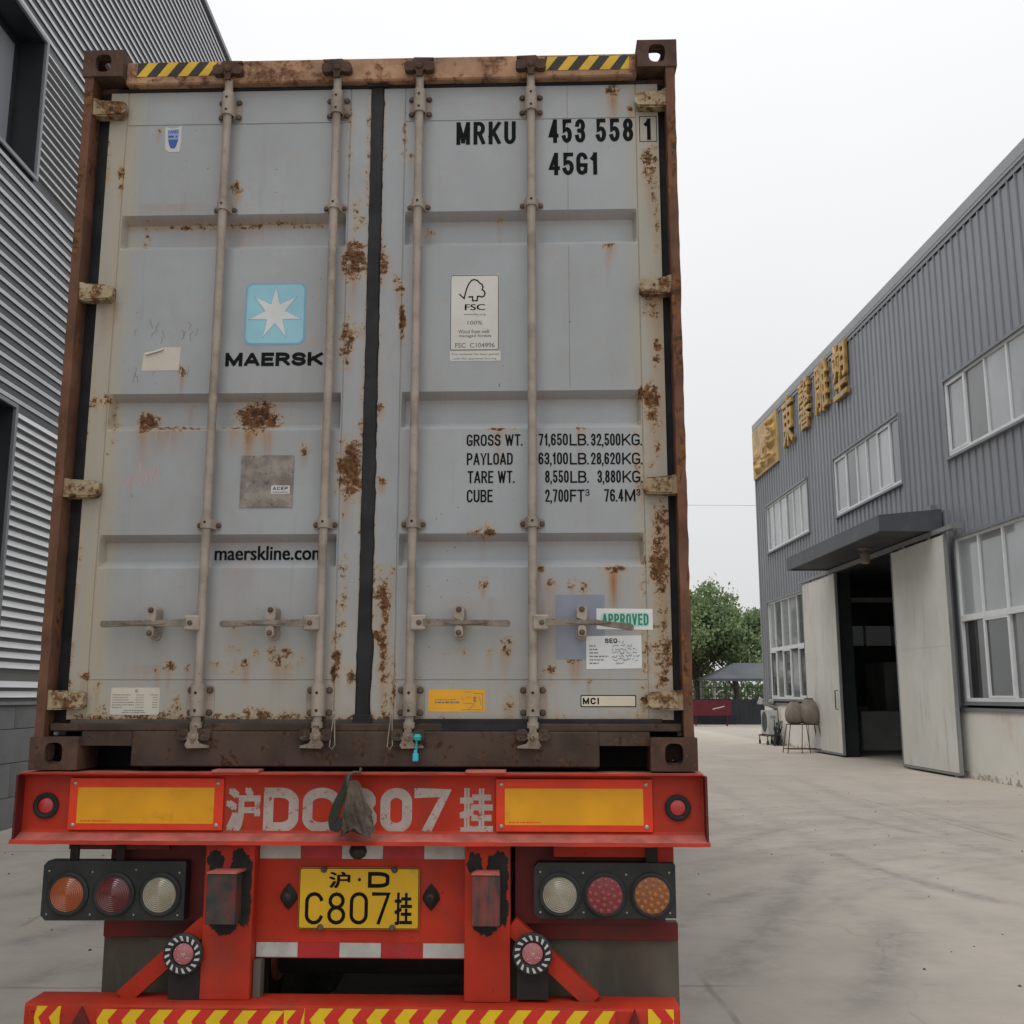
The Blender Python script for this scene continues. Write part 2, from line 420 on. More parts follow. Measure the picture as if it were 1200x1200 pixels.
class MB:
    def __init__(self, dz=0.0):
        self.v = []; self.f = []; self.mi = []; self.cur = 0; self.dz = dz; self.fit = None
    def add(self, vs, fs):
        n = len(self.v)
        self.v += [(x, y, z + self.dz) for x, y, z in vs]
        self.f += [tuple(i + n for i in f) for f in fs]
        self.mi += [self.cur] * len(fs)
        return self
    def box(self, x0, x1, y0, y1, z0, z1, b=0.0):
        x0, x1 = min(x0, x1), max(x0, x1); y0, y1 = min(y0, y1), max(y0, y1); z0, z1 = min(z0, z1), max(z0, z1)
        if b <= 0:
            vs = [(x, y, z) for x in (x0, x1) for y in (y0, y1) for z in (z0, z1)]
            return self.add(vs, [(0, 1, 3, 2), (4, 6, 7, 5), (0, 4, 5, 1), (2, 3, 7, 6), (0, 2, 6, 4), (1, 5, 7, 3)])
        b = min(b, (x1 - x0) * .45, (y1 - y0) * .45, (z1 - z0) * .45)
        lo, hi = (x0, y0, z0), (x1, y1, z1)
        vs = []; idx = {}
        for s in [(a, c, d) for a in (0, 1) for c in (0, 1) for d in (0, 1)]:
            for ax in range(3):
                p = []
                for j in range(3):
                    e = hi[j] if s[j] else lo[j]
                    p.append(e if j == ax else e + (-b if s[j] else b))
                idx[(s, ax)] = len(vs); vs.append(tuple(p))
        fs = []
        for ax in range(3):
            o1, o2 = (ax + 1) % 3, (ax + 2) % 3
            for side in (0, 1):
                loop = []
                for q in ((0, 0), (1, 0), (1, 1), (0, 1)):
                    s = [0, 0, 0]; s[ax] = side; s[o1], s[o2] = q
                    loop.append(idx[(tuple(s), ax)])
                fs.append(tuple(loop if side else loop[::-1]))
            for q in ((0, 0), (1, 0), (1, 1), (0, 1)):   # edges along ax
                s0 = [0, 0, 0]; s0[o1], s0[o2] = q; s1 = list(s0); s1[ax] = 1
                s0, s1 = tuple(s0), tuple(s1)
                fs.append((idx[(s0, o1)], idx[(s1, o1)], idx[(s1, o2)], idx[(s0, o2)]))
        for s in [(a, c, d) for a in (0, 1) for c in (0, 1) for d in (0, 1)]:
            fs.append((idx[(s, 0)], idx[(s, 1)], idx[(s, 2)]))
        return self.add(vs, fs)
    def prism(self, poly, a0, a1, axis='y'):
        def P(u, w, a):
            return (u, a, w) if axis == 'y' else ((a, u, w) if axis == 'x' else (u, w, a))
        n = len(poly)
        vs = [P(u, w, a0) for u, w in poly] + [P(u, w, a1) for u, w in poly]
        fs = [tuple(range(n)), tuple(range(2 * n - 1, n - 1, -1))]
        fs += [(i, (i + 1) % n, n + (i + 1) % n, n + i) for i in range(n)]
        return self.add(vs, fs)
    def sheet(self, poly, y):
        return self.add([(u, y, w) for u, w in poly], [tuple(range(len(poly)))])
    def tube(self, pts, r, n=10, caps=True):
        pts = [Vector(p) for p in pts]
        rs = r if isinstance(r, (list, tuple)) else [r] * len(pts)
        base = []; vs = []; prev = None
        for i, p in enumerate(pts):
            t = (pts[min(i + 1, len(pts) - 1)] - pts[max(i - 1, 0)]).normalized()
            u = prev - t * prev.dot(t) if prev is not None else t.orthogonal()
            if u.length < 1e-6: u = t.orthogonal()
            u.normalize(); prev = u
            w = t.cross(u)
            for j in range(n):
                a = 2 * math.pi * j / n
                vs.append(tuple(p + (u * math.cos(a) + w * math.sin(a)) * rs[i]))
        fs = []
        for i in range(len(pts) - 1):
            for j in range(n):
                a, b_ = i * n + j, i * n + (j + 1) % n
                fs.append((a, b_, b_ + n, a + n))
        if caps:
            fs.append(tuple(range(n))[::-1]); fs.append(tuple(range((len(pts) - 1) * n, len(pts) * n)))
        return self.add(vs, fs)
    def lathe(self, prof, c, axis='y', n=24, sx=1.0):
        """prof: (radius, offset along the axis)"""
        vs = []
        for r, h in prof:
            for j in range(n):
                a = 2 * math.pi * j / n
                u, w = r * math.cos(a) * sx, r * math.sin(a)
                vs.append((c[0] + u, c[1] + h, c[2] + w) if axis == 'y' else ((c[0] + u, c[1] + w, c[2] + h) if axis == 'z' else (c[0] + h, c[1] + u, c[2] + w)))
        fs = []
        for i in range(len(prof) - 1):
            for j in range(n):
                a, b_ = i * n + j, i * n + (j + 1) % n
                fs.append((a, b_, b_ + n, a + n))
        fs.append(tuple(range(n))[::-1]); fs.append(tuple(range((len(prof) - 1) * n, len(prof) * n)))
        return self.add(vs, fs)
    def mesh(self, name, mats, off=(0, 0, 0), smooth=None):
        me = bpy.data.meshes.new(name)
        if self.fit: self.v = [(x, y + self.fit(x, z), z) for x, y, z in self.v]
        vs = self.v if off == (0, 0, 0) else [(x - off[0], y - off[1], z - off[2]) for x, y, z in self.v]
        me.from_pydata(vs, [], self.f)
        for m in (mats if isinstance(mats, (list, tuple)) else [mats]):
            me.materials.append(MATS[m])
        if max(self.mi, default=0) > 0:
            me.polygons.foreach_set('material_index', self.mi)
        bm = bmesh.new(); bm.from_mesh(me)
        bmesh.ops.recalc_face_normals(bm, faces=bm.faces); bm.to_mesh(me); bm.free()
        if smooth is not None:
            me.polygons.foreach_set('use_smooth', [True] * len(me.polygons))
            me.set_sharp_from_angle(angle=R(smooth))
        me.update()
        return me
    def build(self, name, mats, parent=None, smooth=None):
        if parent is not None and parent.name in FIT: self.fit = FIT[parent.name]      # print and labels follow the dents of the sheet
        return link(name, self.mesh(name, mats, root_off(parent), smooth), parent)

def link(name, me, parent=None):
    o = bpy.data.objects.new(name, me)
    COL.objects.link(o)
    if parent is not None: o.parent = parent
    return o

def tag(o, label=None, cat=None, group=None, kind=None):
    if label: o['label'] = label
    if cat: o['category'] = cat
    if group: o['group'] = group
    if kind: o['kind'] = kind
    return o

def empty(name, loc, rz=0.0, use_off=True):
    o = bpy.data.objects.new(name, None)
    o.empty_display_size = .2
    COL.objects.link(o)
    o.location = loc; o.rotation_euler = (0, 0, rz)
    if use_off: OFF[o.name] = tuple(loc)
    return o

def rrect(x0, x1, z0, z1, r, n=5):
    p = []
    for cx_, cz_, a0 in ((x1 - r, z1 - r, 0), (x0 + r, z1 - r, 90), (x0 + r, z0 + r, 180), (x1 - r, z0 + r, 270)):
        for i in range(n + 1):
            a = R(a0 + 90 * i / n)
            p.append((cx_ + r * math.cos(a), cz_ + r * math.sin(a)))
    return p

def box_at(mb, c, ax, up, hw, hd, hh):
    """oriented box: centre c, unit axes ax (half hw) and up (half hh), depth along their cross product (half hd)"""
    c, ax, up = Vector(c), Vector(ax).normalized(), Vector(up).normalized()
    d = ax.cross(up).normalized()
    vs = [tuple(c + ax * (hw * i) + d * (hd * j) + up * (hh * k_)) for i in (-1, 1) for j in (-1, 1) for k_ in (-1, 1)]
    mb.add(vs, [(0, 1, 3, 2), (4, 6, 7, 5), (0, 4, 5, 1), (2, 3, 7, 6), (0, 2, 6, 4), (1, 5, 7, 3)])

_txt = {}
def glyphs(txt):
    """filled outline of a text as (verts, faces) in its own plane, ink box normalised to 0..1"""
    if txt in _txt: return _txt[txt]
    c = bpy.data.curves.new('t', 'FONT'); c.body = txt; c.resolution_u = 4
    o = bpy.data.objects.new('t', c); COL.objects.link(o)
    dg = bpy.context.evaluated_depsgraph_get()
    me = bpy.data.meshes.new_from_object(o.evaluated_get(dg))
    vs = np.array([v.co[:2] for v in me.vertices]); fs = [tuple(p.vertices) for p in me.polygons]
    bpy.data.objects.remove(o); bpy.data.curves.remove(c); bpy.data.meshes.remove(me)
    lo, hi = vs.min(0), vs.max(0)
    _txt[txt] = ((vs - lo) / (hi - lo), fs)
    return _txt[txt]

def text(txt, x0, x1, z0, z1, y, mat, parent, bold=0.0, boldz=0.0, name='lettering', tilt=0.0, dz=0.0):
    vs, fs = glyphs(txt)
    mb = MB(dz)
    sh = [(0, 0)]
    if bold: sh = [(-bold, -boldz), (bold, boldz), (-bold, boldz), (bold, -boldz)] if boldz else [(-bold, 0), (bold, 0)]
    for i, (sx, sz) in enumerate(sh):
        X0, X1, Z0, Z1 = x0 + bold, x1 - bold, z0 + boldz, z1 - boldz
        mb.add([(X0 + u * (X1 - X0) + sx, y - .00012 * i, Z0 + w * (Z1 - Z0) + sz + tilt * (u - .5)) for u, w in vs], fs)
    return mb.build(name, mat, parent)

def stroke(mb, pts, w, y):
    """flat brush line through pts (x, z)"""
    for (ax, az), (bx, bz) in zip(pts[:-1], pts[1:]):
        dx, dz_ = bx - ax, bz - az
        l = math.hypot(dx, dz_) or 1
        ex, ez = dx / l * w * .5, dz_ / l * w * .5
        nx, nz = -ez, ex
        y -= .00003
        mb.sheet([(ax - ex + nx, az - ez + nz), (ax - ex - nx, az - ez - nz), (bx + ex - nx, bz + ez - nz), (bx + ex + nx, bz + ez + nz)], y)

def scribble(mb, x0, x1, z, h, y, rnd, w=.0016):
    """a line of print too small to read"""
    x = x0
    while x < x1 - h * .3:
        l = min(rnd.uniform(h * .8, h * 3.2), x1 - x)
        mb.sheet([(x, z), (x + l, z), (x + l, z + h), (x, z + h)], y)
        x += l + rnd.uniform(h * .35, h * .9)

def plate_hole(mb, c, ux, uz, un, w, h, hw, hh, t, n=32):
    """a plate (w x h, thickness t along un) with an oval hole (hw x hh half sizes)"""
    c, ux, uz, un = Vector(c), Vector(ux), Vector(uz), Vector(un)
    angs = sorted(set([2 * math.pi * i / n for i in range(n)] + [math.atan2(s * h, q * w) % (2 * math.pi) for s in (-1, 1) for q in (-1, 1)]))
    m = len(angs); vs = []
    for d in (0, t):
        for a in angs:
            ca, sa = math.cos(a), math.sin(a)
            k_ = 1 / max(abs(ca) / (w / 2), abs(sa) / (h / 2))
            vs.append(tuple(c + ux * (ca * k_) + uz * (sa * k_) + un * d))
        for a in angs:
            ca, sa = math.cos(a), math.sin(a)
            p = 3.2
            k_ = 1 / ((abs(ca) / hw) ** p + (abs(sa) / hh) ** p) ** (1 / p)
            vs.append(tuple(c + ux * (ca * k_) + uz * (sa * k_) + un * d))
    fs = []
    for i in range(m):
        j = (i + 1) % m
        fs += [(i, j, m + j, m + i), (2 * m + i, 3 * m + i, 3 * m + j, 2 * m + j), (i, 2 * m + i, 2 * m + j, j), (m + i, m + j, 3 * m + j, 3 * m + i)]
    mb.add(vs, fs)

# ---- a stroke alphabet for stencilled and stamped lettering (constant line width, narrow grotesque)
def arc(cx_, cy_, rx, ry, a0, a1, n=14):
    return [(cx_ + rx * math.cos(R(a0 + (a1 - a0) * i / n)), cy_ + ry * math.sin(R(a0 + (a1 - a0) * i / n))) for i in range(n + 1)]
_b = .27
GLY = {
 '0': (1, [arc(.5, 1 - _b, .5, _b, 0, 180) + arc(.5, _b, .5, _b, 180, 360) + [(1, 1 - _b)]]),
 '1': (.55, [[(.72, 1), (.72, 0)], [(.1, .78), (.42, .85), (.66, .99)]]),
 '2': (1, [arc(.5, .73, .5, .27, 175, -25) + [(.0, 0), (1, 0)]]),
 '3': (1, [arc(.5, .755, .47, .245, 170, -90) , arc(.5, .255, .5, .255, 90, -170), [(.35, .51), (.55, .51)]]),
 '4': (1.0, [[(.76, 0), (.76, 1)], [(.70, 1), (.02, .27), (1, .27)]]),
 '5': (1, [[(.92, 1), (.12, 1), (.05, .50)] + arc(.5, .30, .5, .30, 125, -160)]),
 '6': (1, [arc(.5, .29, .5, .29, 0, 360), [(0, .29), (0, .73)] + arc(.5, .73, .5, .27, 180, 20)]),
 '7': (.95, [[(0, 1), (1, 1), (.36, 0)]]),
 '8': (1, [arc(.5, .765, .44, .235, -90, 270), arc(.5, .265, .5, .265, 90, 450)]),
 '9': (1, [arc(.5, .71, .5, .29, 0, 360), [(1, .71), (1, .27)] + arc(.5, .27, .5, .27, 0, -160)]),
 'A': (1.12, [[(0, 0), (.46, 1)], [(.54, 1), (1, 0)], [(.17, .27), (.83, .27)]]),
 'B': (1, [[(0, 0), (0, 1), (.55, 1)] + arc(.55, .765, .4, .235, 90, -90) + [(0, .53)], [(.55, .53)] + arc(.55, .265, .45, .265, 90, -90) + [(0, 0)]]),
 'C': (1, [arc(.5, 1 - _b, .5, _b, 18, 180) + arc(.5, _b, .5, _b, 180, 342)]),
 'D': (1, [[(0, 0), (0, 1), (.45, 1)] + arc(.45, 1 - _b, .55, _b, 90, 0) + arc(.45, _b, .55, _b, 0, -90) + [(0, 0)]]),
 'E': (.85, [[(1, 1), (0, 1), (0, 0), (1, 0)], [(0, .52), (.88, .52)]]),
 'F': (.82, [[(1, 1), (0, 1), (0, 0)], [(0, .52), (.88, .52)]]),
 'G': (1, [arc(.5, 1 - _b, .5, _b, 22, 180) + arc(.5, _b, .5, _b, 180, 330) + [(1, .12), (1, .42), (.55, .42)]]),
 'I': (.16, [[(.5, 0), (.5, 1)]]),
 'K': (1.08, [[(0, 0), (0, 1)], [(1, 1), (.0, .34)], [(.34, .56), (1, 0)]]),
 'L': (.8, [[(0, 1), (0, 0), (1, 0)]]),
 'M': (1.28, [[(0, 0), (0, 1)], [(1, 0), (1, 1)], [(.03, 1), (.5, .08)], [(.97, 1), (.5, .08)]]),
 'N': (1.05, [[(0, 0), (0, 1)], [(0, 1), (1, 0)], [(1, 0), (1, 1)]]),
 'P': (1, [[(0, 0), (0, 1), (.5, 1)] + arc(.5, .735, .5, .265, 90, -90) + [(0, .47)]]),
 'R': (1.02, [[(0, 0), (0, 1), (.5, 1)] + arc(.5, .745, .47, .255, 90, -90) + [(0, .49)], [(.5, .49), (1, 0)]]),
 'S': (1, [arc(.5, .755, .47, .245, 12, 270) + arc(.5, .255, .5, .255, 90, -168)]),
 'T': (.95, [[(0, 1), (1, 1)], [(.5, 1), (.5, 0)]]),
 'U': (1, [[(0, 1), (0, _b)] + arc(.5, _b, .5, _b, 180, 360) + [(1, 1)]]),
 'V': (1.05, [[(0, 1), (.47, 0)], [(.53, 0), (1, 1)]]),
 'W': (1.55, [[(0, 1), (.25, 0)], [(.25, 0), (.5, .95)], [(.5, .95), (.75, 0)], [(.75, 0), (1, 1)]]),
 'Y': (1.05, [[(0, 1), (.5, .42), (1, 1)], [(.5, .42), (.5, 0)]]),
 '.': (.0, [[(.5, 0), (.5, .001)]]),
 ',': (.0, [[(.5, 0), (.5, .001), (.3, -.16)]]),
 '-': (.5, [[(0, .45), (1, .45)]]),
 # stencil cuts
 'd': (1, [[(0, 0), (0, 1)], [(.30, 1), (.45, 1)] + arc(.45, 1 - _b, .55, _b, 90, 0) + arc(.45, _b, .55, _b, 0, -90) + [(.30, 0)]]),
 'o': (1, [arc(.5, 1 - _b, .5, _b, 106, 180) + arc(.5, _b, .5, _b, 180, 254), arc(.5, _b, .5, _b, 286, 360) + arc(.5, 1 - _b, .5, _b, 0, 74)]),
}
GLY['O'] = GLY['0']
def thick(mb, pts, w, y, lo=-9, hi=9):
    P = [Vector(p) for p in pts]
    Q = [P[0]]
    for p in P[1:]:
        if (p - Q[-1]).length > 1e-5: Q.append(p)
    P = Q
    closed = (P[0] - P[-1]).length < 1e-4
    if closed: P = P[:-1]
    n = len(P)
    if n < 2: return
    if not closed:
        P[0] = P[0] - (P[1] - P[0]).normalized() * (w / 2); P[-1] = P[-1] + (P[-1] - P[-2]).normalized() * (w / 2)
    Lf, Rt = [], []
    for i in range(n):
        a = P[i - 1] if (closed or i > 0) else None
        b = P[(i + 1) % n] if (closed or i < n - 1) else None
        d1 = (P[i] - a).normalized() if a is not None else None
        d2 = (b - P[i]).normalized() if b is not None else None
        if d1 is None: d1 = d2
        if d2 is None: d2 = d1
        n1, n2 = Vector((-d1.y, d1.x)), Vector((-d2.y, d2.x))
        m = n1 + n2
        if m.length < 1e-4: m = n1.copy()
        m.normalize()
        k_ = min(1 / max(m.dot(n1), .2), 1.45) * w / 2
        Lf.append(P[i] + m * k_); Rt.append(P[i] - m * k_)
    vs = [(p.x, y, min(max(p.y, lo), hi)) for p in Lf + Rt]
    mb.add(vs, [(i, (i + 1) % n, n + (i + 1) % n, n + i) for i in range(n if closed else n - 1)])

def stext(txt, x0, x1, z0, z1, y, mat, parent, w, gap=None, name='lettering', dz=0.0, tilt=0.0):
    """stroke text filling the box; w = line width, gap = clear space between letters, in line widths"""
    g = (gap if gap is not None else 1.0) * w
    units = sum(GLY[c][0] for c in txt if c != ' '); fixed = 0.0
    for i, c in enumerate(txt):
        if c == ' ': fixed += 1.6 * w
        else: fixed += w
        if i: fixed += g if c not in '.,' else g * .55
    s = (x1 - x0 - fixed) / max(units, .01)
    mb = MB(dz); x = x0
    for i, c in enumerate(txt):
        if i: x += g if c not in '.,' else g * .55
        if c == ' ': x += 1.6 * w; continue
        cw_ = GLY[c][0] * s
        for q, st_ in enumerate(GLY[c][1]):
            if c == '.': mb.sheet([(x, z0), (x + w, z0), (x + w, z0 + w), (x, z0 + w)], y); continue
            if c == ',': mb.sheet([(x, z0), (x + w, z0), (x + w, z0 + w), (x, z0 + w)], y); mb.sheet([(x + w * .35, z0), (x + w, z0), (x + w * .55, z0 - w * 1.1), (x, z0 - w * 1.1)], y); continue
            thick(mb, [(x + w / 2 + u * cw_, z0 + w / 2 + v * (z1 - z0 - w) + tilt * ((x - x0) / (x1 - x0) - .5)) for u, v in st_], w, y - .00004 * q, z0 - abs(tilt), z1 + abs(tilt))
        x += cw_ + w
    return mb.build(name, mat, parent)

LRUST = [(-1.132,2.415,0.0189,0.0788,0.6), (-1.059,2.376,0.0095,0.0567,0.65), (-0.577,2.304,0.0189,0.0252,0.75), (-0.645,2.313,0.0095,0.0221,0.6),
    (-0.914,2.572,0.0095,0.0095,0.7), (-0.117,2.512,0.0095,0.1575,0.5), (-0.036,2.378,0.0095,0.315,0.5), (-0.074,2.192,0.0252,0.063,0.5),
    (-0.086,1.991,0.0378,0.063,0.95), (-0.104,1.668,0.0221,0.0882,0.7), (-0.051,1.703,0.0126,0.0189,0.6), (-0.026,1.405,0.0158,0.1575,0.6),
    (-0.08,1.131,0.041,0.0945,0.9), (-0.099,1.098,0.0095,0.126,0.7), (-0.895,1.333,0.0347,0.0315,0.95), (-0.774,1.304,0.1417,0.0079,0.75),
    (-0.456,1.35,0.0662,0.0504,0.95), (-0.538,1.305,0.063,0.0063,0.6), (-0.729,1.397,0.0189,0.0063,0.6), (-0.76,1.53,0.0126,0.0189,0.65),
    (-0.259,1.207,0.0158,0.0158,0.8), (-1.094,1.414,0.0126,0.0126,0.8), (-1.126,1.38,0.0095,0.0252,0.6), (-1.129,1.283,0.0095,0.0315,0.7),
    (-1.122,0.819,0.0158,0.0473,0.55), (-1.128,0.667,0.0158,0.0189,0.75), (-1.125,0.46,0.0126,0.0126,0.7), (-1.133,0.348,0.0126,0.0788,0.75),
    (-1.053,1.414,0.0126,0.0189,0.7), (-0.318,0.401,0.0378,0.0284,0.65), (-0.416,0.427,0.0095,0.0126,0.7), (-0.453,0.389,0.0126,0.0126,0.7),
    (-0.358,0.433,0.0126,0.0126,0.7), (-0.247,0.404,0.0126,0.0189,0.6), (-0.741,0.379,0.0158,0.0126,0.75), (-0.786,0.367,0.0095,0.0095,0.6),
    (-0.57,0.385,0.0158,0.0095,0.7), (-0.679,0.367,0.0095,0.0095,0.7), (-0.498,0.443,0.0252,0.0788,0.42), (-0.566,0.181,0.5985,0.0126,0.72),
    (-0.824,0.19,0.063,0.0158,0.7), (-0.109,0.436,0.0126,0.0882,0.75), (-0.122,0.316,0.0063,0.126,0.7), (-0.052,0.338,0.0126,0.0252,0.7),
    (-0.71,0.224,0.0158,0.0284,0.65), (-0.993,0.202,0.0189,0.0221,0.65), (-1.012,0.297,0.0126,0.0158,0.6), (-1.061,0.341,0.0126,0.0126,0.7),
    (-0.406,0.196,0.0504,0.0189,0.7), (-0.595,2.16,0.315,0.0095,0.62), (-0.386,2.167,0.189,0.0095,0.5), (-0.95,2.106,0.0126,0.063,0.5),
    (-1.026,1.309,0.0126,0.0945,0.5), (-0.082,0.635,0.0063,0.126,0.55), (-0.106,0.667,0.0063,0.0945,0.55), (-0.261,0.187,0.126,0.0158,0.7)]
LSTAIN = [(-0.48,1.288,1.185,0.0284,0.9), (-0.409,1.287,1.174,0.0284,0.6), (-0.899,1.298,1.164,0.0252,0.5), (-0.576,2.282,2.23,0.0221,0.5),
    (-1.088,1.823,1.661,0.0315,0.3), (-1.046,1.822,1.732,0.0315,0.35), (-0.483,0.833,0.636,0.0788,0.15), (-0.317,0.379,0.316,0.0473,0.4),
    (-0.453,0.379,0.316,0.0158,0.5), (-0.759,1.516,1.446,0.0095,0.5), (-0.262,1.2,1.149,0.0158,0.4), (-0.084,1.936,1.846,0.0315,0.4),
    (-1.125,0.671,0.599,0.0158,0.5), (-0.819,0.379,0.316,0.0945,0.2), (-0.845,2.241,2.174,0.189,0.2), (-1.131,2.396,2.283,0.0252,0.5),
    (-0.078,1.064,0.997,0.0441,0.4)]
RRUST = [(0.064,0.651,0.0221,0.0693,0.85), (0.064,0.458,0.0095,0.1417,0.9), (0.079,0.221,0.0189,0.0378,0.65), (0.048,0.487,0.0221,0.0158,0.95),
    (0.058,0.175,0.0378,0.0126,0.9), (0.098,0.738,0.0095,0.0189,0.6), (0.112,1.736,0.0095,0.063,0.85), (0.106,1.862,0.0095,0.0252,0.7),
    (0.028,1.978,0.0158,0.0504,0.85), (0.088,1.898,0.0126,0.0189,0.7), (0.089,1.865,0.0095,0.0095,0.8), (0.108,2.527,0.0095,0.0788,0.5),
    (0.137,2.439,0.0095,0.0095,0.8), (0.031,1.387,0.0126,0.0126,0.8), (0.041,1.083,0.0158,0.0126,0.85), (0.025,2.441,0.0095,0.0095,0.5),
    (0.963,2.717,0.0221,0.0189,0.85), (1.031,2.631,0.0126,0.0126,0.75), (1.109,2.389,0.0252,0.063,0.72), (1.123,2.229,0.0126,0.0945,0.6),
    (1.13,2.083,0.0095,0.0945,0.55), (0.938,2.038,0.0189,0.0095,0.75), (1.099,1.785,0.0284,0.0441,0.65), (1.121,1.602,0.0158,0.0788,0.6),
    (1.09,1.401,0.0252,0.063,0.85), (1.051,1.422,0.0063,0.0252,0.9), (1.098,1.326,0.0189,0.0378,0.7), (1.108,1.207,0.0126,0.0252,0.7),
    (1.114,0.917,0.0252,0.0693,0.75), (1.104,0.76,0.0284,0.1008,0.85), (1.105,0.567,0.0221,0.0693,0.62), (1.108,0.409,0.0284,0.1103,0.68),
    (1.047,0.664,0.0095,0.1575,0.5), (1.047,0.378,0.0095,0.1575,0.55), (0.441,0.881,0.0441,0.0095,0.85), (0.451,0.901,0.0158,0.0095,0.6),
    (0.933,0.738,0.0347,0.0095,0.85), (0.442,0.691,0.0126,0.0158,0.8), (0.694,0.694,0.0126,0.0158,0.7), (0.778,0.681,0.0158,0.0158,0.75),
    (0.816,0.664,0.0095,0.0126,0.7), (0.836,0.69,0.0095,0.0095,0.6), (0.652,0.743,0.0126,0.0095,0.75), (0.523,0.444,0.0158,0.0252,0.7),
    (0.539,0.473,0.0126,0.0126,0.7), (0.466,0.425,0.0095,0.0095,0.7), (0.784,0.403,0.0189,0.0126,0.9), (0.698,0.365,0.0095,0.0126,0.75),
    (0.667,0.365,0.0095,0.0095,0.75), (0.539,0.246,0.0158,0.0221,0.65), (0.834,0.324,0.0095,0.0095,0.7), (1.041,0.253,0.0126,0.0378,0.7),
    (1.027,0.197,0.0189,0.0158,0.7), (0.864,0.166,0.189,0.0095,0.55), (0.549,0.172,0.126,0.0095,0.5), (0.499,1.287,0.0347,0.0063,0.7),
    (0.814,1.284,0.0189,0.0063,0.6), (0.205,2.122,0.0189,0.0126,0.7), (0.504,2.165,0.0126,0.0095,0.6), (0.36,0.422,0.0126,0.0126,0.5),
    (0.312,0.423,0.0095,0.0095,0.5), (1.073,1.09,0.0126,0.063,0.5), (1.037,1.09,0.0095,0.0945,0.5), (0.103,0.315,0.0095,0.0945,0.6)]
RSTAIN = [(0.963,2.709,2.587,0.0252,0.7), (0.933,0.735,0.584,0.0221,0.95), (0.442,0.682,0.633,0.0126,0.6), (0.694,0.687,0.6,0.0378,0.35),
    (0.784,0.394,0.315,0.0284,0.6), (0.539,0.237,0.175,0.0252,0.5), (0.468,0.633,0.505,0.0315,0.2), (0.523,0.435,0.384,0.0189,0.5),
    (0.372,0.633,0.505,0.126,0.12), (1.109,2.359,2.138,0.0315,0.4), (0.035,1.369,1.335,0.0126,0.5), (0.045,1.07,1.029,0.0158,0.5),
    (0.035,2.007,1.899,0.0315,0.4), (0.07,0.667,0.19,0.0284,0.35), (0.499,1.28,1.229,0.0252,0.3), (0.678,0.633,0.346,0.063,0.3),
    (0.941,2.031,1.977,0.0189,0.4), (1.124,1.849,1.429,0.0441,0.35), (1.107,1.429,1.09,0.0441,0.4), (1.122,0.957,0.315,0.0441,0.5),
    (0.618,2.145,1.999,0.0095,0.2)]
TRACKS = [[(3.4,12.55), (3.56,10.55), (3.78,9.27), (4.1,8.46)],[(0.97,5.77), (1.45,6.72), (2.0,7.93), (2.53,9.28), (3.26,11.22)],[(1.78,5.54), (2.19,6.32),
    (2.57,7.14), (2.95,8.22)],[(4.58,15.27), (4.99,13.16), (5.25,10.74)],[(1.41,8.3), (2.01,8.91), (2.73,9.7), (3.14,10.56)],[(6.02,15.82), (5.99,13.74),
    (5.96,12.15)],[(2.28,11.24), (3.25,12.94), (4.05,13.51)],[(-3.25,7.22), (-3.07,7.59), (-2.86,8.14)],[(-3.99,8.81), (-3.82,9.37),
    (-3.62,10.01)],[(-2.78,6.22), (-2.65,6.58), (-2.4,6.88)]]

# paired, finer arcs of turning lorries (EXTRA)
for k_ in range(9):
    r_, a_ = 7.5 + k_ * .55 + (k_ % 3) * .22, .25 + .06 * k_
    TRACKS.append([(8.6 - r_ * math.cos(a_ + t * .3), 4.0 + r_ * math.sin(a_ + t * .3)) for t in range(4)])
    TRACKS.append([(8.6 - (r_ + .23) * math.cos(a_ + t * .3), 4.0 + (r_ + .23) * math.sin(a_ + t * .3)) for t in range(4)])
for k_ in range(6):
    TRACKS.append([(1.6 + k_ * .9 + .05 * t * t + .2 * (k_ % 2), 5.5 + t * 4.2) for t in range(5)])

# ================================================================== ground
def grid_axis(a, b, step, far):
    mid = list(np.arange(a, b + 1e-6, step))
    lo, hi, d = [], [], step
    x = a
    while x > -far:
        d *= 1.6; x -= d; lo.append(max(x, -far))
    d = step; x = b
    while x < far:
        d *= 1.6; x += d; hi.append(min(x, far))
    return np.array(lo[::-1] + mid + hi)

def smooth_line(pts, n=14):
    out = []
    p = [np.array(q, float) for q in pts]
    p = [2 * p[0] - p[1]] + p + [2 * p[-1] - p[-2]]
    for i in range(1, len(p) - 2):
        for k_ in range(n):
            t = k_ / n
            out.append(.5 * ((2 * p[i]) + (-p[i - 1] + p[i + 1]) * t + (2 * p[i - 1] - 5 * p[i] + 4 * p[i + 1] - p[i + 2]) * t * t + (-p[i - 1] + 3 * p[i] - 3 * p[i + 1] + p[i + 2]) * t ** 3))
    out.append(p[-2])
    return np.array(out)

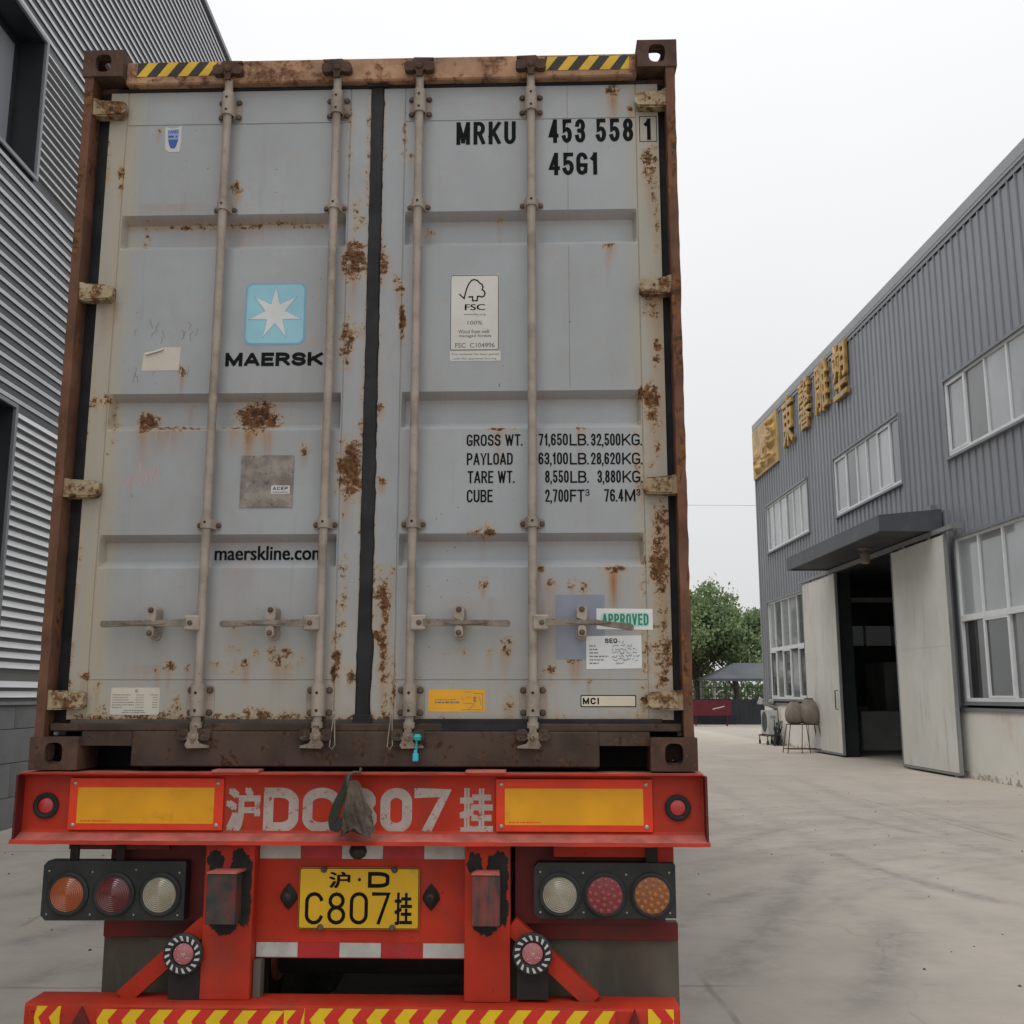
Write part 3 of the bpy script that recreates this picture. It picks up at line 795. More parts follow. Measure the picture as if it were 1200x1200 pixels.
gx, gy = grid_axis(-6, 9.4, .09, 900), grid_axis(3, 22, .1, 900)
GX, GY = np.meshgrid(gx, gy, indexing='ij')
V = np.stack([GX.ravel(), GY.ravel(), np.zeros(GX.size)], 1)
nx_, ny_ = len(gx), len(gy)
I = np.arange(nx_ * ny_).reshape(nx_, ny_)
Fq = np.stack([I[:-1, :-1].ravel(), I[1:, :-1].ravel(), I[1:, 1:].ravel(), I[:-1, 1:].ravel()], 1)
me = bpy.data.meshes.new('ground')
me.from_pydata(V.tolist(), [], Fq.tolist())
track = np.zeros(len(V))
for j, t in enumerate(TRACKS):
    L = smooth_line(t)
    w = (.11, .20, .16, .13, .14, .12, .16, .16, .16, .16, .10, .10)[j % 12]
    d2 = np.full(len(V), 1e9); par = np.zeros(len(V))
    for q, pt in enumerate(L):
        dd = (V[:, 0] - pt[0]) ** 2 + (V[:, 1] - pt[1]) ** 2
        par = np.where(dd < d2, q / len(L), par); d2 = np.minimum(d2, dd)
    s = np.exp(-d2 / (2 * (w * .6) ** 2)) * np.clip(np.minimum(par, 1 - par) * 5, 0, 1) ** .7
    track = np.maximum(track, s * ((.68, .52, .48, .56, .46, .48, .45, .48, .48, .48)[j] if j < 10 else (.34, .26, .4, .2, .3)[j % 5]))
dust = np.clip((V[:, 0] - 5.8) / 4.2, 0, 1) ** 1.4 * np.clip((V[:, 1] - 6) / 10, 0, 1) * .5 * (V[:, 0] < 9.6)
for nm, arr in (('track', track), ('dust', dust)):
    a = me.attributes.new(nm, 'FLOAT', 'POINT'); a.data.foreach_set('value', arr.astype(np.float32))
me.materials.append(MATS['concrete'])
tag(link('ground', me), 'pale grey concrete yard with dark tyre marks', None, None, 'structure')

# grit and crumbs lying about
mb = MB(); rnd = random.Random(3)
for i in range(170):
    x, y = rnd.uniform(.9, 9.2), rnd.uniform(4.2, 19) ** 1.0
    if rnd.random() < .2: x, y = rnd.uniform(-5.5, -2.2), rnd.uniform(5.5, 13)
    s = rnd.uniform(.005, .015) * (1.5 if rnd.random() < .06 else 1)
    a = rnd.uniform(0, 6.28)
    c_, s_ = math.cos(a), math.sin(a)
    mb.cur = 0 if rnd.random() < .55 else 1
    pts = [(s, 0), (.3 * s, .8 * s), (-.9 * s, .4 * s), (-.6 * s, -.7 * s)]
    vs = [(x + c_ * u - s_ * w, y + s_ * u + c_ * w, .0005) for u, w in pts] + [(x + c_ * u * .5 - s_ * w * .5, y + s_ * u * .5 + c_ * w * .5, s * .7) for u, w in pts]
    mb.add(vs, [(4, 5, 6, 7)] + [(i_, (i_ + 1) % 4, 4 + (i_ + 1) % 4, 4 + i_) for i_ in range(4)])
tag(mb.build('gravel', ['stone', 'rust_bar']), 'scattered grit on the concrete yard', None, None, 'stuff')

# ================================================================== shipping container
CX, CY, CZ, CA = -0.4992, 3.8707, 1.3512, -0.04441
box_root = empty('shipping_container', (CX, CY, CZ), CA, False)
tag(box_root, 'tall grey rusty freight container with two closed doors, carried on the red trailer', 'container')
W, H, LEN = 1.219, 2.896, 12.19

def casting(x0, x1, z0, z1, sx, top):
    mb = MB()
    w, h, dpt, t = x1 - x0, z1 - z0, .178, .028
    xc, zc = (x0 + x1) / 2, (z0 + z1) / 2
    plate_hole(mb, (xc, 0, zc), (1, 0, 0), (0, 0, 1), (0, 1, 0), w, h, .033, .039, t)
    xo = x1 if sx > 0 else x0
    plate_hole(mb, (xo, dpt / 2 + t / 2, zc), (0, 1, 0), (0, 0, 1), (-sx, 0, 0), dpt - t, h, .04, .032, t)
    xi = x0 if sx > 0 else x1
    mb.box(xi, xi + sx * .012, t, dpt, z0, z1)
    a, b = (xi + sx * .012, xo - sx * t)
    zo = z1 if top else z0
    plate_hole(mb, ((a + b) / 2, (t + dpt) / 2, zo), (1, 0, 0), (0, 1, 0), (0, 0, -1 if top else 1), abs(b - a), dpt - t, .034, .055, t)
    zi = z0 if top else z1
    mb.box(min(a, b), max(a, b), t, dpt, zi, zi + (.02 if top else -.02))
    mb.box(min(a, b), max(a, b), dpt - .012, dpt, z0 + .03, z1 - .03)
    return mb.build('corner_fitting', 'cast_rust', box_root, 35)
casting(-W, -W + .167, H - .118, H, -1, True)
casting(W - .160, W, H - .118, H, 1, True)
casting(-W, -W + .18, 0, .118, -1, False)
casting(W - .168, W, 0, .118, 1, False)

for s in (-1, 1):
    mb = MB()
    xo, xi = s * (W - .010), s * (W - .046)
    # outer flange with a slightly wavy, knocked edge
    zs = np.linspace(.118, H - .118, 60)
    rn = random.Random(5 + s)
    prof = [(xo + s * rn.uniform(-.0025, .0015), xi + rn.uniform(-.0018, .0018)) for _ in zs]
    vs = []
    for z, (a, b) in zip(zs, prof):
        vs += [(a, .006, z), (b, .006, z), (b, .09, z), (a, .16, z)]
    fs = []
    for i in range(len(zs) - 1):
        for j in range(4):
            fs.append((i * 4 + j, i * 4 + (j + 1) % 4, i * 4 + 4 + (j + 1) % 4, i * 4 + 4 + j))
    mb.add(vs, fs)
    mb.box(xi + s * .0008, s * 1.105, .092, .16, .16, H - .12)
    p = mb.build('corner_post', 'post_rust', box_root, 30)
    mb = MB()
    for i in range(48):       # rubber side gasket seen in the gap
        z0, z1 = .17 + i * .0537, .17 + (i + 1) * .0537
        o = rn.uniform(-.003, .003)
        mb.add([(xi - s * .001, .089, z0), (s * 1.116 + o, .078, z0), (xi - s * .001, .089, z1), (s * 1.116 + rn.uniform(-.003, .003), .078, z1)], [(0, 1, 3, 2)])
    mb.build('side_gasket', 'rubber', p)

# header and its hazard tape
mb = MB()
mb.box(-W + .167, W - .160, .03, .12, 2.757, 2.858, .006)
mb.box(-W + .05, W - .05, .121, .16, 2.70, 2.858)
header = mb.build('header', 'header_paint', box_root)
mb = MB(); mb.box(-1.10, 1.10, .066, .118, 2.7435, 2.7565); mb.build('top_gasket', 'rubber', header)
for x0, x1, z0, z1, ph in ((-1.005, -.668, 2.790, 2.852, .5), (.684, 1.028, 2.786, 2.847, .1)):
    mb = MB(); mb.cur = 0
    mb.sheet([(x0, z0), (x1, z0), (x1, z1), (x0, z1)], .0285)
    mb.cur = 1
    per, sl = .0855, .045
    x = x0 - per + ph * per
    while x < x1:
        a, b = x, x + per * .5
        poly = [(a, z0), (b, z0), (b + sl, z1), (a + sl, z1)]
        # clip to the tape
        poly = [(min(max(u, x0), x1), w) for u, w in poly]
        if poly[1][0] - poly[0][0] + poly[2][0] - poly[3][0] > .004: mb.sheet(poly, .0278)
        x += per
    mb.build('hazard_tape', ['hazard_yellow', 'hazard_black'], header)

# sill with two cut-outs beside the corner fittings
mb = MB()
mb.box(-.852, .868, .026, .10, .012, .138, .004)
mb.box(-1.039, -.852, .028, .10, .086, .1375); mb.box(.868, 1.051, .028, .10, .088, .1375)
mb.box(-W + .05, W - .05, .040, .11, .1382, .166, .003)
sill = mb.build('sill', 'sill_rust', box_root)
mb = MB(); mb.box(-.852, .868, .15, .17, -.004, .165); mb.box(-1.16, 1.16, .27, .29, -.004, .0995); mb.build('pocket_blackout', 'chassis_black', sill)  # black plates added to keep the cut-outs dark
mb = MB(); mb.box(-1.10, .20, .058, .10, .1665, .181); mb.build('bottom_gasket', 'rubber_brown', sill)
mb = MB(); mb.box(.20, 1.10, .052, .10, .1665, .183); mb.build('bottom_gasket', 'rubber', sill)
mb = MB(); mb.box(.29, .62, .0385, .0398, .141, .166); mb.build('rubber_flap', 'rubber', sill)

# body behind the doors
def corr_side(s):
    mb = MB(); per, d = .278, .036
    y = .17; pts = []
    while y < LEN - .2:
        pts += [(y, 0), (y + .072, 0), (y + .072 + .068, d), (y + .072 + .068 + .07, d)]
        y += per
    vs = []
    for y_, dd in pts:
        vs += [(s * (W - .005 - dd), y_, .13), (s * (W - .005 - dd), y_, H - .08)]
    mb.add(vs, [(2 * i, 2 * i + 2, 2 * i + 3, 2 * i + 1) for i in range(len(pts) - 1)])
    return mb.build('side_wall', 'side_paint', box_root)
corr_side(-1); corr_side(1)
for s in (-1, 1):
    mb = MB(); mb.box(s * (W - .06), s * W, .178, LEN, H - .08, H - .03); mb.build('side_rail', 'side_paint', box_root)
    mb = MB(); mb.box(s * (W - .05), s * (W - .002), .178, LEN, .02, .13); mb.build('side_rail', 'side_paint', box_root)
mb = MB(); mb.box(-W + .06, W - .06, .16, LEN, H - .06, H - .04); mb.build('roof', 'side_paint', box_root)
mb = MB(); mb.box(-W + .05, W - .05, .19, LEN, .10, .14)
for i in range(12): mb.box(-W + .05, W - .05, .6 + i, .66 + i, .03, .0998)
mb.build('floor', 'chassis_black', box_root)
mb = MB(); mb.box(-W, W, LEN - .05, LEN, .0, H); mb.build('front_wall', 'side_paint', box_root)

# ---- doors: pressed panel as a relief grid, rust, grime and some groove shade painted per vertex
DY, GD = .07, .042
GROOVES = [(2.195, 2.168, 2.078, 2.047), (1.441, 1.416, 1.322, 1.289), (.878, .852, .782, .747)]

def dent(x, z):
    return .0024 * mnoise.noise((x * 2.2, z * 1.7, 3.3)) + .0006 * mnoise.noise((x * 6, z * 5, 1.3))

def door(x0, x1, sa, sb, rust, stain, hinge, extra):
    """x0..x1 overall, sa..sb the pressed panel between the stiles"""
    z0, z1 = .180, 2.742
    xs = set(np.round(np.arange(x0, x1, .014), 4)) | {x0, x1}
    for c_ in (sa, sb): xs |= {c_ - .003, c_ - .0012, c_ + .0012, c_ + .003}
    for c_ in (sa, sb): xs |= {c_ + (.006 if c_ == sa else -.006), c_ + (.018 if c_ == sa else -.018)}
    for c_ in extra: xs |= {c_ - .0025, c_, c_ + .0025}
    zs = set(np.round(np.arange(z0, z1, .014), 4)) | {z0, z1}
    for g in GROOVES: zs |= set(g) | {g[0] + .004, g[1] - .004, g[2] + .004, g[3] - .004}
    for c_ in (.325, 2.594): zs |= {c_ - .003, c_ - .0011, c_ + .0011, c_ + .003}
    xs, zs = np.array(sorted(xs)), np.array(sorted(zs))
    X, Z = np.meshgrid(xs, zs, indexing='ij')
    D = np.zeros_like(X)
    end = np.clip(np.minimum(X - (sa + .006), (sb - .006) - X) / .012, 0, 1)
    for g in GROOVES:
        up = np.clip((g[0] - Z) / (g[0] - g[1]), 0, 1); dn = np.clip((Z - g[3]) / (g[2] - g[3]), 0, 1)
        D = np.maximum(D, GD * np.minimum(up, dn) * end)
    def seam(d, half, depth): return np.where(np.abs(d) < half + 1e-6, depth, 0)
    for c_ in (sa, sb): D = np.maximum(D, seam(X - c_, .0012, .0035))
    inside = (X > sa) & (X < sb)
    for c_ in (.325, 2.594): D = np.maximum(D, seam(Z - c_, .0011, .003) * inside)
    for c_ in extra: D = np.maximum(D, seam(X - c_, .0003, .002) * (Z > 1.45))
    Y = DY + D
    # dents
    for i in range(len(xs)):
        for j in range(0, len(zs)):
            Y[i, j] += dent(xs[i], zs[j])
    V = np.stack([X.ravel(), Y.ravel(), Z.ravel()], 1)
    n, m = X.shape
    I = np.arange(n * m).reshape(n, m)
    F = np.stack([I[:-1, :-1].ravel(), I[1:, :-1].ravel(), I[1:, 1:].ravel(), I[:-1, 1:].ravel()], 1).tolist()
    V = V.tolist(); nb = len(V)
    rim = [I[i, 0] for i in range(n)] + [I[n - 1, j] for j in range(1, m)] + [I[i, m - 1] for i in range(n - 2, -1, -1)] + [I[0, j] for j in range(m - 2, 0, -1)]
    for q in rim: V.append([V[q][0], DY + .05, V[q][2]])
    for i in range(len(rim)):
        j = (i + 1) % len(rim)
        F.append([int(rim[i]), nb + i, nb + j, int(rim[j])])
    me = bpy.data.meshes.new('door')
    me.from_pydata(V, [], F)
    P = np.array(V)
    px, pz = P[:, 0], P[:, 2]
    ra = np.zeros(len(P))
    for cx_, cz_, rx, rz, s in rust:
        q = ((px - cx_) / (rx * 1.35 + .004)) ** 2 + ((pz - cz_) / (rz * 1.35 + .004)) ** 2
        ra = np.maximum(ra, (s * .98) * np.exp(-(q * .8) ** 1.6))
    st = np.zeros(len(P))
    for cx_, za, zb, w, s in stain:
        g = np.exp(-((px - cx_) / (w * .75)) ** 2) * s
        L = max(za - zb, .02)
        t = (za - pz) / L
        st = np.maximum(st, g * np.clip(t * 8 + .6, 0, 1) * np.clip(1.25 - t, 0, 1) ** .8)
    rs = random.Random(len(rust))
    for cx_, cz_, rx, rz, s in rust:       # a run below every scab
        if s < .6: continue
        za, L, w = cz_ - rz * .5, rz + rs.uniform(.03, .14), max(.006, rx * rs.uniform(.35, .8))
        t = (za - pz) / L
        st = np.maximum(st, .55 * s * np.exp(-((px - cx_ - rs.uniform(-.3, .3) * rx) / w) ** 2) * np.clip(t * 8 + .6, 0, 1) * np.clip(1.15 - t, 0, 1))
    for gi, g in enumerate(GROOVES):       # washed-in dirt plus painted shade at the top of each pressing
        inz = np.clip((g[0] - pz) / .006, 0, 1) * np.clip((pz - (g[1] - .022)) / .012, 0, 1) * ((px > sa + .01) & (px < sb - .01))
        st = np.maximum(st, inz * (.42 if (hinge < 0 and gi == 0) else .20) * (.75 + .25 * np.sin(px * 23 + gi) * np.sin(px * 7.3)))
    # grime: along the hinge stile, the lower part, and a little under each pressing
    edge = np.clip(1 - np.abs(px - (x0 if hinge < 0 else x1)) / .16, 0, 1)
    low = np.clip((.75 - pz) / .6, 0, 1)
    di = np.clip(.85 * np.clip(edge * 2.2, 0, 1) + .6 * low + .08, 0, .9)
    if hinge > 0: di *= .85
    for cx_, za, zb, w, s in stain:
        di = np.maximum(di, .5 * s * np.exp(-((px - cx_) / (w * 2.4)) ** 2) * np.clip((za + .01 - pz) / .03, 0, 1) * np.clip(1.3 - (za - pz) / max(za - zb, .02) * .8, 0, 1))
    rough_edges = np.clip(1 - (pz - z0) / .05, 0, 1) * .42
    ra = np.maximum(ra, rough_edges)
    ra = np.maximum(ra, np.clip(1 - np.abs(px - (x1 if hinge < 0 else x0)) / .012, 0, 1) * .5)
    for nm, arr in (('rust', ra), ('stain', st), ('dirt', di)):  # stain also carries the groove shade
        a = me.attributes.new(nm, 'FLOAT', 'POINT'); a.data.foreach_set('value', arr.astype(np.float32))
    me.materials.append(MATS['door_paint'])
    me.polygons.foreach_set('use_smooth', [True] * len(me.polygons)); me.set_sharp_from_angle(angle=R(28))
    return link('door', me, box_root)

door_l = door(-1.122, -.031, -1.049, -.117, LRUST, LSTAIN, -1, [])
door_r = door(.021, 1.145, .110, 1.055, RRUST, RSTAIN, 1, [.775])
door_l['label'] = 'left door with the star logo'
door_r['label'] = 'right door with the weight table'

# rubber strip between the doors
mb = MB(); rn = random.Random(11); N = 70
vs = []
for i in range(N + 1):
    z = .15 + (2.756 - .15) * i / N
    wv = rn.uniform(-.003, .003) + (.006 if .33 < z < .5 else 0)
    vs += [(-.034 + rn.uniform(-.002, .002) - (.004 if z < .5 else 0), .0725, z), (-.028, .063, z), (.016 + wv, .062, z), (.023 + wv, .0725, z)]
fs = [(i * 4 + j, i * 4 + j + 1, i * 4 + 5 + j, i * 4 + 4 + j) for i in range(N) for j in range(3)]
mb.add(vs, fs)
mb.box(-.045, .035, .0515, .062, 2.7439, 2.757)
mb.box(-.04, .03, .048, .06, .135, .20, .004)
mb.build('centre_gasket', 'rubber', box_root, 40)

# hinges
for s, dr, x_out, x_in in ((-1, door_l, -1.190, -1.046), (1, door_r, 1.190, 1.052)):
    for zc in (2.653, 1.854, 1.056, .253):
        mb = MB()
        L = abs(x_out - x_in)
        pts = [(x_out, zc - .036), (x_out - s * .045, zc - .038), (x_in + s * .012, zc - .034), (x_in, zc - .022), (x_in, zc + .022), (x_in + s * .010, zc + .028), (x_out - s * .05, zc + .034), (x_out, zc + .034)]
        mb.prism(pts, .030, .068)
        mb.prism([(u - s * .004, zc + (w - zc) * .8) for u, w in pts], .024, .0302)
        mb.tube([(x_out - s * .016, .034, zc - .037), (x_out - s * .016, .034, zc + .035)], .021, 12)
        mb.cur = 1
        mb.lathe([(.006, 0), (.006, -.003), (.003, -.005)], (x_in + s * .055, .0242, zc), 'y', 10)
        mb.build('hinge', ['hinge_paint', 'bolt'], dr, 30)

# ---- locking rods
YR = .030
def bolts(mb, pts, y, r=.0095):
    for x, z in pts:
        mb.lathe([(r * 1.35, 0), (r * 1.35, -.002), (r, -.002), (r, -.007), (r * .75, -.009)], (x, y, z), 'y', 10)

def cam(mb, x, z, up, fl):
    s = 1 if up else -1
    P = [(-.011, -.030), (.011, -.030), (.014, -.004), (.030, -.002), (.052, .010), (.056, .016), (.048, .020), (.026, .014), (.016, .020), (.024, .034), (.054, .042), (.058, .050), (-.022, .052), (-.030, .040), (-.022, .022), (-.030, .014), (-.050, .012), (-.052, .004), (-.030, -.004), (-.014, -.006)]
    mb.prism([(x + fl * u, z + s * w) for u, w in P], .004, .026)
    mb.lathe([(.012, 0), (.012, -.004), (.007, -.007)], (x, .004, z + s * .012), 'y', 12)

for x, side, pw in ((-.617, -1, 1), (-.167, -1, -1), (.172, 1, 1), (.627, 1, -1)):
    mb = MB()
    mb.tube([(x, YR, .145), (x, YR, .9), (x + .001, YR + .0005, 1.6), (x, YR, 2.2), (x, YR, 2.768)], .0168, 16)
    mb.tube([(x, YR, .300), (x, YR, .312)], .0225, 16); mb.tube([(x, YR, .150), (x, YR, .172)], .0215, 16)
    rod = mb.build('locking_rod', 'beige_steel', box_root, 40)
    # top and bottom bearing plates
    for zc, hh, wd in ((2.652, .050, .046), (.246, .058, .052)):
        mb = MB()
        mb.prism(rrect(x - wd, x + wd, zc - hh, zc + hh, .012), .0655, .0700)
        mb.prism([(x + .0245 * math.cos(a), YR + .0245 * math.sin(a)) for a in [R(q) for q in range(0, 360, 20)]], zc - hh + .006, zc + hh + .006, 'z')
        mb.box(x - .0245, x + .0245, YR, .066, zc - hh + .006, zc + hh - .002)
        mb.cur = 1
        bolts(mb, [(x + a * .036, zc + b * (hh - .017)) for a in (-1, 1) for b in (-1, 1)], .0655)
        mb.cur = 2
        for q in (-.55, .55): mb.lathe([(.0055, 0), (.0055, -.0008)], (x, YR - .0246, zc + q * hh), 'y', 10)
        mb.build('bearing_plate', ['beige_steel', 'bolt', 'rubber'], rod, 40)
    for zc in (2.212, .914):
        mb = MB()
        mb.prism(rrect(x - .048, x + .048, zc - .019, zc + .019, .014), .066, .0702)
        mb.prism([(x + .0225 * math.cos(a), YR + .0225 * math.sin(a)) for a in [R(q) for q in range(0, 360, 20)]], zc - .019, zc + .019, 'z')
        mb.prism([(x - .0225, YR), (x + .0225, YR), (x + .030, .0665), (x - .030, .0665)], zc - .0185, zc + .0185, 'z')
        mb.cur = 1
        bolts(mb, [(x - .036, zc - .002), (x + .036, zc - .002)], .066, .0085)
        mb.cur = 2
        mb.lathe([(.0052, 0), (.0052, -.0008)], (x, YR - .0226, zc + .003), 'y', 10)
        mb.build('rod_guide', ['beige_steel', 'bolt', 'rubber'], rod, 40)
    # cams in their keepers
    for zc, up in ((2.800, True), (.128, False)):
        mb = MB(); cam(mb, x, zc - (.012 if up else -.002), up, pw); mb.build('cam', 'cast_rust' if up else 'cam_steel', rod)
        for s in (-1, 1):
            mb = MB(); mb.prism(rrect(x + s * .040 - .021, x + s * .040 + .021, zc - .022, zc + .020, .015), -.002 if up else .004, .032)
            mb.build('cam_keeper', 'cast_rust' if up else 'sill_rust', rod, 40)
    # handle: hub, bar, catch
    zc = .535
    mb = MB()
    mb.box(x, x + side * .060, .003, .046, zc - .028, zc + .028, .005)
    mb.cur = 1; mb.lathe([(.010, 0), (.010, -.006), (.006, -.009)], (x + side * .034, .006, zc), 'y', 14)
    mb.build('handle_hub', ['beige_steel', 'bolt'], rod, 30)
    mb = MB()
    tilt = -.018 if x > .5 else -.002
    xa, xb, xc_ = x + side * .048, x + side * .20, x + side * .372
    P = [(xa, zc + .014), (xa + side * .05, zc + .012), (xb - side * .02, zc + .010), (xb + side * .03, zc + .009), (xc_ - side * .006, zc + .010 + tilt), (xc_, zc + .004 + tilt), (xc_, zc - .009 + tilt), (xc_ - side * .006, zc - .014 + tilt),
         (xb + side * .04, zc - .011), (xb - side * .03, zc - .013), (xa + side * .05, zc - .013), (xa, zc - .014)]
    mb.prism(P, .002, .020)
    mb.prism([(xb - side * .075, zc - .002), (xb - side * .03, zc + .006), (xb + side * .05, zc + .005), (xb + side * .09, zc - .001), (xb + side * .05, zc - .007), (xb - side * .03, zc - .007)], -.002, .0062)
    mb.build('handle', 'handle_steel', rod, 25)
    mb = MB()
    xh = x + side * .182
    mb.prism(rrect(xh - .022, xh + .022, zc - .063, zc + .066, .021), .058, .0702)
    mb.prism([(xh - .018, zc + .016), (xh + .014, zc + .004), (xh + .019, zc + .020), (xh + .020, zc + .052), (xh + .012, zc + .062), (xh - .010, zc + .062), (xh - .019, zc + .050)], .000, .058)
    mb.prism(rrect(xh - .015, xh + .015, zc - .052, zc - .013, .010), -.004, .0585)
    mb.cur = 1
    bolts(mb, [(xh, zc + .047)], .0, .008); bolts(mb, [(xh, zc - .038)], -.004, .008)
    mb.build('handle_catch', ['beige_steel', 'bolt'], rod, 30)

# wire loops and the bolt seal on the bottom cams
for x in (-.103, .108):
    mb = MB(); mb.tube([(x + .002, .012, .205), (x - .006, .008, .14), (x - .011, .006, .085), (x - .002, .005, .075), (x + .008, .006, .09), (x + .005, .010, .15), (x + .004, .012, .205)], .0023, 6)
    mb.lathe([(.007, 0), (.007, -.006)], (x + .003, .012, .206), 'y', 10)
    mb.build('wire_loop', 'wire', box_root)
mb = MB(); mb.box(.191, .212, -.004, .012, .033, .062, .003); mb.box(.196, .207, -.002, .010, .0625, .074)
mb.cur = 1; mb.lathe([(.013, 0), (.016, .012), (.010, .022)], (.207, .0, .108), 'z', 12); mb.tube([(.203, .004, .06), (.205, .002, .12)], .004, 8)
mb.build('bolt_seal', ['seal_blue', 'seal_teal'], box_root)

# ---- lettering
YT = DY - .0011
FIT[door_l.name] = FIT[door_r.name] = dent
def T(t, b, bold=.0025, boldz=.0, m='ink', y=YT, par=None):
    return text(t, *b, y, m, par or door_r, bold, boldz)
def ST(t, b, w, gap=1.0, m='ink', y=YT, par=None):
    return stext(t, *b, y, m, par or door_r, w, gap)
ST('MRKU', (.321, .564, 2.485, 2.586), .0165, .85)
ST('453', (.697, .848, 2.487, 2.591), .0165, .75); ST('558', (.890, 1.043, 2.489, 2.591), .0165, .75)
ST('1', (1.086, 1.119, 2.494, 2.588), .0150)
mb = MB()
for a, b, c_, d in ((1.068, 1.0705, 2.486, 2.599), (1.1365, 1.139, 2.486, 2.599), (1.0705, 1.1365, 2.5965, 2.599), (1.0705, 1.1365, 2.486, 2.4885)):
    mb.sheet([(a, c_), (b, c_), (b, d), (a, d)], YT)
mb.build('check_digit_box', 'ink', door_r)
ST('45G1', (.697, .899, 2.345, 2.443), .0165, .6)
for t, b in (('GROSS WT.', (.373, .590, 1.220, 1.266)), ('71,650', (.652, .765, 1.220, 1.267)), ('LB.', (.772, .845, 1.219, 1.265)), ('32,500', (.854, .968, 1.218, 1.266)), ('KG.', (.973, 1.051, 1.218, 1.265)),
             ('PAYLOAD', (.374, .552, 1.145, 1.192)), ('63,100', (.651, .765, 1.145, 1.192)), ('LB.', (.772, .845, 1.144, 1.190)), ('28,620', (.853, .967, 1.144, 1.191)), ('KG.', (.973, 1.051, 1.143, 1.190)),
             ('TARE WT.', (.378, .559, 1.073, 1.121)), ('8,550', (.676, .767, 1.073, 1.121)), ('LB.', (.773, .844, 1.072, 1.119)), ('3,880', (.877, .967, 1.072, 1.121)), ('KG.', (.973, 1.050, 1.072, 1.119)),
             ('CUBE', (.375, .475, .998, 1.047)), ('2,700', (.676, .766, .998, 1.047)), ('FT', (.771, .827, .998, 1.046)), ('3', (.830, .846, 1.021, 1.047)), ('76.4', (.902, .975, .998, 1.047)), ('M', (.981, 1.021, .998, 1.046)), ('3', (1.025, 1.040, 1.021, 1.047))):
    ST(t, b, .0066 if t != '3' else .0035, .5)

def plate(name, x0, x1, z0, z1, mat, par, y=YT, r=.004, t=.0008, tilt=0.0):
    mb = MB()
    xm = (x0 + x1) / 2
    mb.prism([(u, w + tilt * (u - xm)) for u, w in rrect(x0, x1, z0, z1, r, 3)], y, y + .0035)
    return mb.build(name, mat, par)
Y2 = YT - .0006
rn = random.Random(21)
# certified-wood sticker
plate('sticker', .302, .498, 1.606, 1.923, 'sticker_white', door_r, r=.008)
mb = MB()
for q in range(1):
    outer, inner = rrect(.304, .496, 1.608, 1.921, .008, 4), rrect(.3065, .4935, 1.6105, 1.9185, .006, 4)
    n = len(outer)
    mb.add([(u, Y2, w) for u, w in outer] + [(u, Y2, w) for u, w in inner], [(i, (i + 1) % n, n + (i + 1) % n, n + i) for i in range(n)])
def fs(u, w): return (.302 + (u - 262) / 590 * .196, 1.923 - (w - 128) / 875 * .317)
stroke(mb, [fs(*p) for p in ((378, 358), (432, 405), (440, 370), (462, 290), (490, 230), (520, 197), (552, 187), (590, 198), (615, 225), (645, 245), (657, 275), (648, 305), (672, 322), (682, 348), (670, 378), (645, 390), (618, 382), (592, 382), (588, 432), (535, 432), (533, 386), (490, 388))], .0052, Y2)
mb.build('tree_tick_logo', 'ink', door_r)
a, b = fs(440, 540), fs(684, 472); text('FSC', a[0], b[0], a[1], b[1], Y2, 'ink', door_r, .0012)
for t, p, q in (('www.fsc.org', (428, 605), (690, 575)), ('100%', (475, 705), (650, 662)), ('Wood from well-', (365, 805), (745, 762)), ('managed forests', (372, 858), (758, 815)), ('FSC  C104996', (330, 968), (800, 915))):
    a, b = fs(*p), fs(*q); text(t, a[0], b[0], a[1], b[1], Y2, 'ink_soft', door_r, .0002)
plate('sticker', .304, .504, 1.564, 1.605, 'sticker_white', door_r, r=.001)
for t, p, q in (('This container has been applied', (285, 1060), (850, 1030)), ('with FSC approved flooring', (310, 1110), (820, 1080))):
    a, b = fs(*p), fs(*q); text(t, a[0], b[0], a[1], b[1], Y2, 'ink_soft', door_r)
# orange label
plate('orange_label', .238, .448, .209, .290, 'label_orange', door_r, r=.001)
mb = MB(); scribble(mb, .262, .352, .2405, .0055, Y2, rn); scribble(mb, .262, .340, .252, .0022, Y2, rn)
stroke(mb, [(.408, .262), (.414, .262), (.414, .247), (.408, .247), (.408, .262)], .003, Y2)
for p in ([(.372, .281), (.398, .281)], [(.38, .262), (.395, .262)], [(.37, .24), (.41, .238)], [(.385, .216), (.41, .236)], [(.425, .265), (.432, .25), (.432, .235)], [(.36, .262), (.37, .250)], [(.405, .276), (.44, .276), (.44, .216), (.36, .216)]): stroke(mb, p, .0013, Y2)
mb.build('print', 'ink_soft', door_r)
# repainted square, approval label, handwritten form, maker's plate
mb = MB(); mb.prism(rrect(.712, .897, .400, .642, .004), YT + .0006, YT + .004); mb.build('paint_patch', 'patch_blue', door_r)
plate('approval_label', .866, 1.076, .511, .589, 'paper_white', door_r, r=.001, tilt=-.012)
mb = MB(); mb.sheet(rrect(.884, 1.062, .523, .574, .012), Y2); mb.build('print', 'mint', door_r)
stext('APPROVED', .887, 1.060, .527, .570, Y2 - .0004, 'green_ink', door_r, .0068, .55)
plate('handwritten_form', .826, 1.032, .366, .488, 'paper_white', door_r, y=YT - .0003, r=.001, tilt=.015)
Y3 = Y2 - .0006
stext('SEO', .896, .942, .461, .478, Y3, 'ink', door_r, .0034, .8)
mb = MB()
for i, l in enumerate((.022, .030, .032, .070, .052, .034)):
    scribble(mb, .838, .838 + l, .448 - i * .0128, .0042, Y3, rn)
mb.build('print', 'ink_soft', door_r)
mb = MB()
